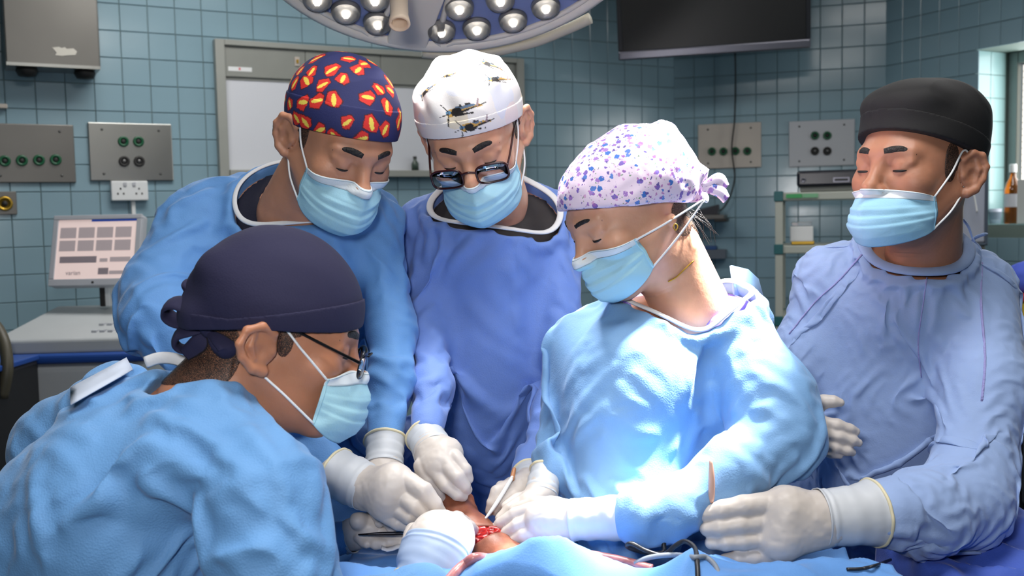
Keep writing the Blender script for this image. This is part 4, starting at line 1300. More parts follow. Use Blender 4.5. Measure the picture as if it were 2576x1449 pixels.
# ------------------------------------------------------------------ A: man in patterned cap
def person_a():
    pe = empty('person', P(700, 1000, 1.78) * [1, 1, 0], 'person in blue gown and red-and-yellow patterned navy cap, leaning in at left', 'person')
    hd = Head(P(853, 350, 1.60), 40, 30, 0, neck_to=P(735, 540, 1.72), imroll=4)
    f = gown_field(None, [
        [(560, 545, 1.80, 115), (740, 520, 1.80, 105), (925, 560, 1.78, 95)],
        [(500, 580, 1.77, 120), (405, 740, 1.68, 108), (410, 800, 1.62, 108)],
        [(410, 800, 1.62, 108), (560, 960, 1.56, 85), (700, 1070, 1.50, 66), (835, 1165, 1.46, 46)],
        [(940, 560, 1.75, 80), (985, 830, 1.67, 72)],
        [(985, 830, 1.67, 72), (985, 960, 1.60, 68), (968, 1105, 1.52, 46)],
    ], [(720, 800, 1.80, 270, 380, .15, 0), (800, 640, 1.77, 190, 160, .14, 0)], h=.0068, low=(P(720, 1000, 1.85)[0], P(720, 1000, 1.9)[1], .14, 1.05))
    hole = (P(762, 462, 1.70), UP * .8 - FWD * .6 + RIGHT * .1, RIGHT, .118, .085)
    go, base, bv, R = build_gown(pe, f, gownmat('gown_blue_a', s2l(96, 148, 208)), hole, dict(grow=1.10, bend=.5, pre=.012, noise_s=7, suck=.0009), cr=[
        ([(500, 560), (470, 640), (480, 740)], .03, -.014), ([(470, 620), (560, 600), (640, 640)], .03, .010),
        ([(330, 850), (350, 790), (310, 740)], .03, -.012), ([(1000, 640), (1010, 760), (1030, 850)], .02, -.012),
        ([(930, 860), (990, 900), (1040, 900)], .025, .012), ([(910, 960), (980, 980), (1040, 960)], .025, -.012), ([(900, 1040), (960, 1010), (1030, 1040)], .02, .009),
        ([(880, 700), (900, 850), (870, 1000)], .03, -.015), ([(740, 1080), (800, 1090), (840, 1130)], .02, .008), ([(330, 700), (420, 680), (470, 640)], .03, .008)],
        crad=.0045, shirt=mat('navy_scrub', s2l(20, 22, 44), .8, weave=.2), shirt_hole=(P(775, 460, 1.70), .085, .072), seed=1, cuffs=[(835, 1165, 1.46, .05), (968, 1105, 1.52, .05)])
    M = skin('skin_a', s2l(190, 136, 108))
    bo = body(pe, hd, f, M, base, P(720, 900, 1.9)[0], P(720, 900, 1.9)[1])
    face_details(hd, bo, look=.001)
    region_shell(hd, .0014, [((-.07, -.016, .010), (.025, .012, .026)), ((-.07, .055, -.01), (.04, .03, .03))], M_short, 'hair', bo)
    ce = [((0, .012, .040), (.086, .107, .092))]
    brim = lambda y, x: .050 - .34 * (y + .095) + .0 * x
    cf = carve_brim(cap_field(ce, .0014), brim)
    cm = mat('patterned_cap', (1, 1, 1), .75, attr='Col', weave=.15, bump=.15, bscale=30)
    cg = cf.mesh(); N = normals(*cg)
    cg = (cg[0] + N * (.0022 * (1 - 2 * np.abs(noise(cg[0] * [18, 18, 30], 3))))[:, None], cg[1])
    cap = obj('scrub_cap', hd.w(cg), cm, pe)
    paint(cap, emblems(cg[0], 1))
    bf = seam_band(hd, carve_brim(cap_field(ce, .0016), brim), -.002, .048, .0022, brim)
    bg_ = bf.mesh()
    band = obj('cap_band', hd.w(bg_), cm, cap); paint(band, emblems(bg_[0], 2))
    mask(hd, pe, seed=1, top=-.014)
    return pe, hd
def emblems(V, seed):
    """scattered red shield patches with yellow blobs on navy"""
    c0 = np.array([0, .012, .02])
    d = V - c0; r = np.linalg.norm(d, axis=1); d = d / r[:, None]
    n = 128
    i = np.arange(n) + .5
    ph = np.arccos(1 - 2 * i / n); th = math.pi * (1 + 5 ** .5) * i
    rg = np.random.default_rng(4)
    C = np.stack([np.cos(th) * np.sin(ph), np.sin(th) * np.sin(ph), np.cos(ph)], 1) + rg.normal(0, .045, (n, 3))
    C /= np.linalg.norm(C, axis=1)[:, None]
    ang = rg.uniform(-1.9, 1.9, n); sz = rg.uniform(.85, 1.15, n)
    dots = d @ C.T
    k = np.argmax(dots, 1)
    c = C[k]
    e1 = np.cross(np.array([0, 0, 1.0]), c); e1 /= np.linalg.norm(e1, axis=1)[:, None] + 1e-9
    e2 = np.cross(c, e1)
    x = (d * e1).sum(1) * r; y = (d * e2).sum(1) * r
    ca, sa = np.cos(ang[k]), np.sin(ang[k])
    x, y = (ca * x - sa * y) / (.0172 * sz[k]), (sa * x + ca * y) / (.0172 * sz[k])
    # plain faceted patch with an oval in it
    s = np.maximum.reduce([y - .55, -y - .75, np.abs(x) * .85 + y * .35 - .68, np.abs(x) * .78 - y * .70 - .62, x * .5 - y - .62])
    col = np.tile(np.array(s2l(32, 38, 92)), (len(V), 1))
    col[s < .07] = s2l(70, 16, 26)
    col[s < -.01] = s2l(214, 46, 40)
    blob = ((x - .05) / .50) ** 2 + ((y - .06 + .45 * x) / .21) ** 2 < 1
    col[blob & (s < -.05)] = s2l(238, 214, 90)
    return col
# ------------------------------------------------------------------ B: man with glasses, white cap
def person_b():
    pe = empty('person', P(1220, 1000, 1.85) * [1, 1, 0], 'person with dark-rimmed glasses and white cap printed with aeroplanes, in the middle', 'person')
    hd = Head(P(1192, 336, 1.63), -10, 33, 0, neck_to=P(1245, 500, 1.77), imroll=-7, scale=.98)
    f = gown_field(None, [
        [(1060, 560, 1.84, 75), (1230, 520, 1.86, 90), (1390, 540, 1.86, 80)],
        [(1075, 590, 1.82, 68), (1078, 860, 1.72, 58)],
        [(1078, 860, 1.72, 58), (1090, 970, 1.62, 60), (1075, 1080, 1.52, 44)],
        [(1390, 590, 1.82, 75), (1420, 880, 1.74, 62), (1385, 1030, 1.66, 55), (1322, 1185, 1.54, 40)],
    ], [(1225, 840, 1.84, 195, 400, .14, 0), (1220, 640, 1.82, 190, 160, .13, 0)], h=.0068, low=(P(1225, 1000, 1.9)[0], P(1225, 1000, 1.95)[1], .14, 1.05))
    hole = (P(1245, 462, 1.745), UP * .8 - FWD * .6, RIGHT, .118, .082)
    go, base, bv, R = build_gown(pe, f, gownmat('gown_blue_b', s2l(110, 142, 212)), hole, dict(grow=1.10, bend=.5, pre=.012, noise_s=7, suck=.0009), cr=[
        ([(1130, 520), (1110, 600), (1085, 690)], .018, .010), ([(1030, 700), (1090, 690), (1150, 680)], .02, -.008),
        ([(1040, 740), (1110, 860), (1180, 960)], .03, .016), ([(1090, 860), (1120, 960), (1150, 1030)], .03, -.02),
        ([(1180, 960), (1240, 1010), (1340, 1000)], .025, .012), ([(1150, 1040), (1220, 1090), (1300, 1070)], .022, .012), ([(1170, 1130), (1200, 1200), (1220, 1240)], .025, .012),
        ([(1260, 860), (1280, 940), (1230, 990)], .025, .010), ([(1340, 620), (1400, 680), (1440, 700)], .03, -.012), ([(1060, 940), (1100, 960), (1120, 1010)], .02, .010)],
        shirt=mat('black_scrub', s2l(48, 44, 46), .8, weave=.2), shirt_hole=(P(1230, 462, 1.745), .078, .068), seed=2, cuffs=[(1075, 1080, 1.52, .05), (1322, 1185, 1.54, .05)], crad=.006)
    M = skin('skin_b', s2l(214, 160, 132))
    bo = body(pe, hd, f, M, base, P(1225, 900, 1.95)[0], P(1225, 900, 1.95)[1])
    face_details(hd, bo, look=.001)
    region_shell(hd, .0014, [((.07, -.014, .012), (.025, .012, .026))], M_short, 'hair', bo)
    # gold chain
    obj('neck_chain', hd.w(tube([hd.on(hd.loc(P(x, y, 1.66)), .001) for x, y in ((1326, 400), (1320, 425), (1310, 455))], .0022, 6, 6)), M_brass, pe)
    ce = [((0, .014, .040), (.0875, .108, .088)), ((0, .0, .066), (.078, .088, .062))]
    brim = lambda y, x: .050 - .30 * (y + .095) + 0 * x
    cf = carve_brim(cap_field(ce, .0014), brim)
    cg = cf.mesh(); N = normals(*cg)
    fold = .0045 * np.exp(-((cg[0][:, 2] - .105 + .02 * noise(cg[0] * 20, 3)) / .012) ** 2) * np.sin(cg[0][:, 0] * 130)
    cg = (cg[0] + N * (.002 * (1 - 2 * np.abs(noise(cg[0] * [18, 18, 30], 7))) + fold)[:, None], cg[1])
    cm = mat('printed_white_cap', (1, 1, 1), .8, attr='Col', weave=.15, bump=.12, bscale=30)
    cap = obj('scrub_cap', hd.w(cg), cm, pe)
    wv = hd.wld(cg[0])
    def pxs(V):
        q = (V - CAM_POS) @ CR
        return W_PX / 2 + FPX * q[:, 0] / -q[:, 2], H_PX / 2 - FPX * q[:, 1] / -q[:, 2]
    paint(cap, planes(cg[0], hd, bvh_of(hd.w(cg))))
    bf = seam_band(hd, carve_brim(cap_field(ce, .0016), brim), -.002, .026, .0022, brim)
    bg_ = bf.mesh()
    band = obj('cap_band', hd.w(bg_), cm, cap); paint(band, planes(bg_[0], hd, bvh_of(hd.w(cg))))
    mask(hd, pe, seed=2, nose=.6, top=-.020, depth=.002)
    # glasses low on the nose
    gl = obj('glasses', hd.w(tube([(-.012, -.116, -.007), (0, -.119, -.003), (.012, -.116, -.007)], .0018, 8, 6)), mat('dark_frame', s2l(52, 16, 18), .25), pe)
    for sx in (-1, 1):
        pr = []
        for a in np.linspace(0, 2 * math.pi, 28, endpoint=False):
            e = lambda v: math.copysign(abs(v) ** .55, v)
            pr.append((sx * .037 + .0255 * e(math.cos(a)), -.1145 + .006 * abs(sx * .037 + .0255 * e(math.cos(a))) / .06, -.015 + .0165 * e(math.sin(a))))
        obj('rim', hd.w(tube(pr, .0019, 8, 1, closed=True)), MATS['dark_frame'], gl)
        lens = np.array(pr + [(sx * .037, -.113, -.015)])
        nl = len(pr)
        solid(obj('lens', hd.w((lens, [[i, (i + 1) % nl, nl] for i in range(nl)])), clear_glass(), gl), .0015)
        obj('temple_arm', hd.w(tube([(sx * .0625, -.110, -.007), (sx * .0665, -.08, -.002), (sx * .072, -.03, .010), (sx * .078, .004, .020), (sx * .078, .03, .016)], .0019, 8, 6)), MATS['dark_frame'], gl)
    return pe, hd
def planes(V, hd, bv):
    """small painted aeroplanes in ochre, black and blue on white cloth"""
    col = np.tile(np.array(s2l(236, 232, 232)), (len(V), 1))
    n1 = noise(V * 26 + 3, 21); n2 = noise(V * 22 + 9, 22)
    col[n1 > .45] = s2l(226, 228, 240); col[n2 > .5] = s2l(240, 226, 226); col[(n1 < -.55)] = s2l(238, 226, 206)
    W3 = hd.wld(V)
    for (px, py, s, rot) in ((1165, 278, 1.0, 8), (1255, 200, .62, 6), (1195, 318, .85, 10), (1235, 165, .6, -30), (1075, 228, .5, 20), (1130, 190, .35, 5), (1300, 190, .35, -20)):
        h = cast_px(bv, px, py)
        if h is None: continue
        d = W3 - h
        near = np.linalg.norm(d, axis=1) < .07 * s + .01
        x = d @ RIGHT; y = d @ UP
        a = math.radians(rot); x, y = (math.cos(a) * x + math.sin(a) * y) / (.036 * s), (-math.sin(a) * x + math.cos(a) * y) / (.036 * s)
        def cap(x0, y0, x1, y1, r0, r1):
            t = np.clip(((x - x0) * (x1 - x0) + (y - y0) * (y1 - y0)) / ((x1 - x0) ** 2 + (y1 - y0) ** 2 + 1e-9), 0, 1)
            return np.hypot(x - x0 - t * (x1 - x0), y - y0 - t * (y1 - y0)) < r0 + t * (r1 - r0)
        def put(m, c): col[m & near] = s2l(*c)
        jag = .25 * noise(W3 * 160, 5)
        put(cap(-.55, 0, .8, .18, .17, .05), (206, 162, 84))
        put(cap(-.3, .1, .5, .2, .10, .05) & (jag > -.05), (96, 120, 148))
        put(cap(-.35, 0, -.22, .02, .17, .15), (30, 28, 28))
        put(cap(-.5, -.16, .5, -.12, .045, .03) & (jag > -.12), (34, 30, 30))
        put(cap(-.2, -.1, 1.0, .26, .05, .02), (40, 36, 36))
        put(cap(-.1, .2, .3, .26, .06, .03) & (jag > .0), (50, 46, 44))
        put(cap(.62, .18, .68, .46, .05, .03), (150, 130, 140))
        put(cap(-.66, .03, -.60, .03, .10, .08), (92, 136, 172))
        put(cap(-.92, .42, -.64, .06, .018, .022), (44, 40, 40)); put(cap(-.72, -.5, -.64, 0, .035, .02), (44, 40, 38)); put(cap(-1.05, -.1, -.64, -.02, .018, .018), (60, 50, 44))
    return col
# ------------------------------------------------------------------ W: woman in floral cap
def person_w():
    pe = empty('person', P(1620, 1100, 1.52) * [1, 1, 0], 'person in floral lilac cap and brightly lit blue gown, working with both hands', 'person')
    hd = Head(P(1580, 520, 1.46), -68, 26, 0, neck_to=P(1745, 770, 1.52), neck_r=(.046, .056), fem=True, scale=.96, imroll=-4)
    f = gown_field(None, [
        [(1470, 850, 1.56, 85), (1640, 830, 1.55, 100), (1820, 830, 1.53, 110)],
        [(1840, 850, 1.50, 120), (1935, 1010, 1.44, 122), (1960, 1090, 1.42, 118)],
        [(1960, 1100, 1.42, 118), (1830, 1190, 1.35, 92), (1680, 1285, 1.315, 84)], [(1680, 1285, 1.315, 86), (1612, 1300, 1.31, 80)],
        [(1445, 900, 1.53, 66), (1458, 1260, 1.50, 60)], [(1575, 885, 1.55, 110), (1565, 1060, 1.455, 130), (1570, 1230, 1.445, 128), (1590, 1400, 1.47, 130)], [(1840, 770, 1.57, 66), (1870, 800, 1.56, 80)],
        [(1455, 880, 1.56, 82), (1420, 1030, 1.55, 60), (1385, 1120, 1.51, 42), (1372, 1180, 1.47, 34)],
    ], [(1600, 1120, 1.55, 228, 400, .14, 0), (1590, 950, 1.50, 190, 190, .12, 0)], h=.0062, low=(P(1640, 1200, 1.6)[0], P(1640, 1200, 1.66)[1], .13, .95))
    hole = (P(1722, 722, 1.50), UP * .85 - FWD * .30 + RIGHT * -.25, RIGHT, .098, .075)
    go, base, bv, R = build_gown(pe, f, gownmat('gown_blue_w', s2l(120, 164, 211)), hole, dict(grow=1.065, bend=.7, pre=.009, noise_s=6, suck=.0006), cr=[
        ([(1372, 790), (1372, 950), (1385, 1240)], .02, .022, 1.2), ([(1900, 740), (1930, 870), (1940, 990)], .012, .006), ([(1940, 990), (1915, 1120), (1880, 1210)], .012, .006),
        ([(1830, 780), (1760, 880), (1700, 990)], .03, .018), ([(1880, 800), (1790, 930), (1735, 1010)], .022, -.016), ([(1740, 1000), (1750, 1080), (1770, 1150)], .025, -.022),
        ([(1735, 1060), (1850, 1010), (1940, 1000)], .02, .010), ([(1800, 1120), (1880, 1030), (1950, 1010)], .02, .009), ([(1760, 1140), (1800, 1130), (1850, 1060)], .02, .014),
        ([(1590, 1060), (1650, 1070), (1700, 1110)], .025, .014), ([(1700, 1000), (1690, 1100), (1700, 1180)], .025, .014), ([(1640, 1180), (1720, 1190), (1800, 1150)], .03, -.02),
        ([(1950, 1160), (2010, 1140), (2060, 1080)], .025, -.016), ([(1600, 1230), (1650, 1200), (1720, 1190)], .02, .012), ([(1670, 1230), (1680, 1300), (1660, 1360)], .02, -.008),
        ([(1780, 1240), (1850, 1225), (1950, 1240)], .02, -.012), ([(1345, 1110), (1380, 1120), (1395, 1110)], .014, .010), ([(1345, 1150), (1370, 1160), (1390, 1150)], .014, -.010), ([(1350, 1060), (1380, 1080), (1395, 1070)], .014, .009)],
        shirt=mat('purple_scrub', s2l(128, 112, 196), .8, weave=.2), shirt_hole=(P(1700, 715, 1.50), .072, .058), seed=3, cuffs=[(1612, 1300, 1.31, .045), (1372, 1180, 1.47, .04)], crad=.0055)
    # open back flap of the gown behind the shoulder
    fl = np.array([P(*q) for q in ((1838, 668, 1.56), (1880, 678, 1.58), (1906, 702, 1.60), (1925, 770, 1.60), (1880, 790, 1.56), (1846, 740, 1.54))])
    solid(obj('back_flap', (fl, [[0, 1, 2, 3, 4, 5]]), MATS['gown_blue_w'], go), .004)
    M = skin('skin_w', s2l(214, 160, 130))
    bo = body(pe, hd, f, M, base, P(1640, 900, 1.66)[0], P(1640, 900, 1.66)[1])
    face_details(hd, bo, brow=(.0034, .0036), look=.0)
    region_shell(hd, .002, [((.055, .05, -.05), (.03, .028, .03)), ((0, .085, -.05), (.05, .04, .05)), ((-.055, .05, -.05), (.03, .03, .03))], M_short, 'hair', bo)
    for k in range(9):
        a = np.array([.05 + RNG.uniform(-.012, .008), .058 + RNG.uniform(-.01, .02), -.045]); b = a + [RNG.uniform(.0, .014), RNG.uniform(.0, .03), -.05 - RNG.uniform(0, .02)]
        m = (a + b) / 2 + [.008, RNG.uniform(-.01, .014), 0]
        obj('hair_strand', hd.w(tube([hd.out(a, .001), hd.out(m, .003), hd.out(b, .004)], [.0006, .0005, .0002], 5, 6)), M_hair, bo)
    obj('necklace', hd.w(tube([hd.on(hd.loc(P(x, y, z)), .001) for x, y, z in ((1760, 655, 1.44), (1735, 685, 1.43), (1712, 708, 1.43), (1690, 725, 1.43))], .0011, 6, 6)), M_brass, pe)
    er = hd.wld((.082, .012, -.045))
    obj('earring', tube([er + np.array([0, 0, .004]), er + RIGHT * .003, er + np.array([0, 0, -.005]), er - RIGHT * .003], .0009, 6, 6, closed=True), M_brass, pe)
    ce = [((0, .008, .030), (.090, .110, .081)), ((0, .040, .026), (.090, .090, .078)), ((0, .075, -.005), (.068, .05, .05))]
    brim = lambda y, x: .050 - .50 * (y + .095) + .10 * np.maximum(y - .05, 0) + 0 * x
    cf = carve_brim(cap_field(ce, .002), brim)
    cg = cf.mesh(); N = normals(*cg)
    q = stretch(cg[0], (0, .6, 1), 1.6)
    back = np.clip((cg[0][:, 1] - .03) / .08, 0, 1)
    cg = (cg[0] + N * ((.0015 + .008 * back) * (1 - 2.2 * np.abs(noise(q * 22, 31))) + .001 * noise(cg[0] * 70, 4))[:, None], cg[1])
    fm = bpy.data.materials.new('floral_cloth'); fm.use_nodes = True
    nt = fm.node_tree; b = nt.nodes['Principled BSDF']; b.inputs['Roughness'].default_value = .75
    tc = nd(nt, 'ShaderNodeTexCoord'); Lk = nt.links.new
    prev = None
    base_c = (*s2l(228, 210, 232), 1)
    for sc_, th, cols in ((82, .33, ((60, 112, 196), (88, 126, 206), (120, 96, 184), (160, 120, 196))), (118, .27, ((150, 100, 178), (186, 130, 190), (96, 84, 160), (206, 160, 206))), (170, .18, ((112, 146, 120), (140, 150, 130), (176, 140, 190), (120, 100, 170)))):
        v = nd(nt, 'ShaderNodeTexVoronoi', Scale=float(sc_)); v.inputs['Randomness'].default_value = 1.0
        mp = nd(nt, 'ShaderNodeMapping'); mp.inputs['Location'].default_value = (sc_ * .1, .3, .7)
        nzt = nd(nt, 'ShaderNodeTexNoise', Scale=300.0); Lk(tc.outputs['Object'], nzt.inputs['Vector'])
        ad = nd(nt, 'ShaderNodeMix', data_type='VECTOR'); ad.inputs[0].default_value = .006
        Lk(tc.outputs['Object'], ad.inputs[4]); Lk(nzt.outputs['Color'], ad.inputs[5])
        Lk(ad.outputs[1], mp.inputs['Vector']); Lk(mp.outputs[0], v.inputs['Vector'])
        lt = nd(nt, 'ShaderNodeMath', operation='LESS_THAN'); lt.inputs[1].default_value = th; Lk(v.outputs['Distance'], lt.inputs[0])
        sep = nd(nt, 'ShaderNodeSeparateColor'); Lk(v.outputs['Color'], sep.inputs[0])
        pick = nd(nt, 'ShaderNodeMath', operation='LESS_THAN'); pick.inputs[1].default_value = .9; Lk(sep.outputs[1], pick.inputs[0])
        mu = nd(nt, 'ShaderNodeMath', operation='MULTIPLY'); Lk(lt.outputs[0], mu.inputs[0]); Lk(pick.outputs[0], mu.inputs[1])
        cr_ = nd(nt, 'ShaderNodeValToRGB'); cr_.color_ramp.interpolation = 'CONSTANT'
        els = cr_.color_ramp.elements
        for i, c in enumerate(cols):
            e = els[i] if i < 2 else els.new(i / 4)
            e.position = i / 4; e.color = (*s2l(*c), 1)
        Lk(sep.outputs[0], cr_.inputs[0])
        mx = nd(nt, 'ShaderNodeMix', data_type='RGBA')
        Lk(mu.outputs[0], mx.inputs[0]); Lk(cr_.outputs[0], mx.inputs[7])
        if prev: Lk(prev, mx.inputs[6])
        else: mx.inputs[6].default_value = base_c
        prev = mx.outputs[2]
    Lk(prev, b.inputs['Base Color'])
    cap = obj('scrub_cap', hd.w(cg), fm, pe)
    tv_ = np.array([.080, .078, -.038])
    obj('cap_button', hd.w(xf(lathe([(.0001, 0), (.007, 0), (.008, .002), (.006, .0035), (.0001, .0035)], 18), frame_of((1, .45, -.1)), (.077, .080, -.036))), M_loop, cap)
    for tz, ty in ((-.030, .012), (-.046, .004)):
        obj('cap_tie', hd.w(tube([(.052, .100, -.028), (.056, .116 + ty, tz), (.054, .122 + ty, tz - .018)], [.006, .010, .008], 8, 6, flat=.3, up=(1, 0, 0))), fm, cap)
    mask(hd, pe, seed=3, loops=(.081, .078, -.036), nose=.8, wide=.93, depth=-.004, top=-.012, chin=-.010)
    return pe, hd
# ------------------------------------------------------------------ E: man in black cap
def person_e():
    pe = empty('person', P(2260, 1100, 1.70) * [1, 1, 0], 'person in black cap and crumpled lavender-blue gown, standing at right', 'person')
    hd = Head(P(2305, 425, 1.55), -57, 1, 0, neck_to=P(2325, 650, 1.64), neck_r=(.052, .058), imroll=3, scale=.99)
    f = gown_field(None, [
        [(2090, 705, 1.70, 95), (2300, 672, 1.69, 104), (2440, 712, 1.68, 100)],
        [(2090, 705, 1.70, 92), (2015, 900, 1.70, 85), (1985, 1040, 1.68, 72), (2040, 1095, 1.60, 45)],
        [(2455, 745, 1.66, 112), (2475, 980, 1.55, 120), (2445, 1190, 1.46, 112)],
        [(2445, 1200, 1.46, 112), (2420, 1265, 1.42, 125), (2310, 1290, 1.36, 112), (2225, 1292, 1.32, 84)],
    ], [(2250, 980, 1.72, 255, 420, .15, 0), (2270, 780, 1.69, 220, 190, .14, 0), (2330, 1310, 1.38, 120, 85, .07, -12)], h=.0046, low=(P(2260, 1100, 1.8)[0], P(2260, 1100, 1.85)[1], .14, 1.0))
    hole = (P(2306, 596, 1.63), UP * .97 - FWD * .15 + RIGHT * .05, RIGHT, .084, .070)
    gm = gownmat('gown_lavender', s2l(148, 172, 216), .85, .2, .3, 40)
    go, base, bv, R = build_gown(pe, f, gm, hole, dict(grow=1.15, bend=.14, suck=.0010, iters=110), cr=[
        ([(2170, 640), (2090, 720), (2000, 800)], .014, .007), ([(2335, 680), (2310, 850), (2325, 1000)], .015, .007), ([(2330, 960), (2330, 1020), (2340, 1080)], .03, -.022),
        ([(2290, 1130), (2400, 1080), (2500, 1110)], .028, .016), ([(2300, 1170), (2420, 1130), (2540, 1160)], .024, -.014), ([(2380, 1060), (2470, 1080), (2540, 1120)], .024, .012),
        ([(2150, 1190), (2240, 1150), (2330, 1170)], .02, .010), ([(2230, 1360), (2330, 1380), (2440, 1340)], .018, -.012), ([(2180, 1380), (2260, 1400), (2330, 1370)], .02, .012), ([(2220, 1340), (2320, 1345), (2420, 1345)], .012, .008),
        ([(2120, 700), (2220, 760), (2210, 880)], .02, .007), ([(2190, 930), (2150, 1000), (2130, 1100)], .02, .008), ([(2400, 720), (2370, 900), (2340, 960)], .02, .008), ([(2450, 640), (2480, 800), (2470, 950)], .018, .007)],
        collar=gm, crad=.010, seed=4, cuffs=[(2225, 1292, 1.32, .055), (2040, 1095, 1.60, .05)])
    # stitched seams of the raglan sleeves
    for px in ([(2168, 640), (2110, 705), (2050, 760), (1985, 840)], [(2336, 668), (2326, 740), (2310, 860), (2318, 950)], [(2470, 660), (2468, 760), (2478, 900), (2470, 1010)]):
        gb = bvh_of((np.array([v.co for v in go.data.vertices]) + np.array(wloc(go)), [list(p.vertices) for p in go.data.polygons])) if px[0][0] == 2168 else gb
        pts = [cast_px(gb, *q) for q in catmull(np.array(px, float), 6)]
        pts = [q for q in pts if q is not None]
        obj('seam', tube(np.array(pts), .0022, 6, 1, flat=.5), mat('seam_thread', s2l(150, 150, 204), .85, bump=.6, bscale=200), go)
    M = skin('skin_e', s2l(174, 121, 95))
    bo = body(pe, hd, f, M, base, P(2260, 900, 1.85)[0], P(2260, 900, 1.85)[1])
    face_details(hd, bo, brow=(.0042, .0052), look=-.001)
    region_shell(hd, .0016, [((.068, -.018, .008), (.028, .014, .030))], M_short, 'hair', bo)
    ce = [((0, .014, .036), (.088, .108, .080)), ((0, .022, .086), (.080, .094, .050)), ((0, .02, .066), (.085, .103, .066)), ((0, -.038, .098), (.066, .050, .032)), ((0, .05, .098), (.07, .055, .034))]
    brim = lambda y, x: .060 - .30 * (y + .095) + 0 * x
    cf = carve_brim(cap_field(ce, .002), brim)
    cg = cf.mesh(); N = normals(*cg)
    cg = (cg[0] + N * (.003 * (1 - 2 * np.abs(noise(cg[0] * [12, 12, 25], 13))) * np.clip((cg[0][:, 2] - .06) / .05, 0.1, 1))[:, None], cg[1])
    km = mat('black_cap', s2l(17, 16, 18), .8, weave=.15)
    cap = obj('scrub_cap', hd.w(cg), km, pe)
    bf = seam_band(hd, carve_brim(cap_field(ce, .002), brim), -.002, .03, .0014, brim)
    obj('cap_band', hd.w(bf.mesh()), km, cap)
    mask(hd, pe, seed=4, top=-.026, nose=.4, wide=1.0, depth=.004, col=(154, 206, 234))
    # gown ties behind the neck
    tie = [P(2402, 560, 1.66), P(2398, 546, 1.67), P(2415, 546, 1.68), P(2435, 568, 1.68), P(2446, 598, 1.68), P(2452, 606, 1.67)]
    obj('neck_tie', tube(tie, [.004, .007, .009, .009, .006, .004], 8, 6, flat=.25), gm, go)
    obj('neck_tie', tube([P(2446, 604, 1.68), P(2462, 594, 1.67), P(2480, 588, 1.66)], [.004, .008, .008], 8, 6, flat=.3), gm, go)
    obj('neck_tie', tube([P(2446, 604, 1.68), P(2462, 622, 1.67), P(2470, 650, 1.66)], [.004, .006, .005], 8, 6, flat=.3), gm, go)
    return pe, hd
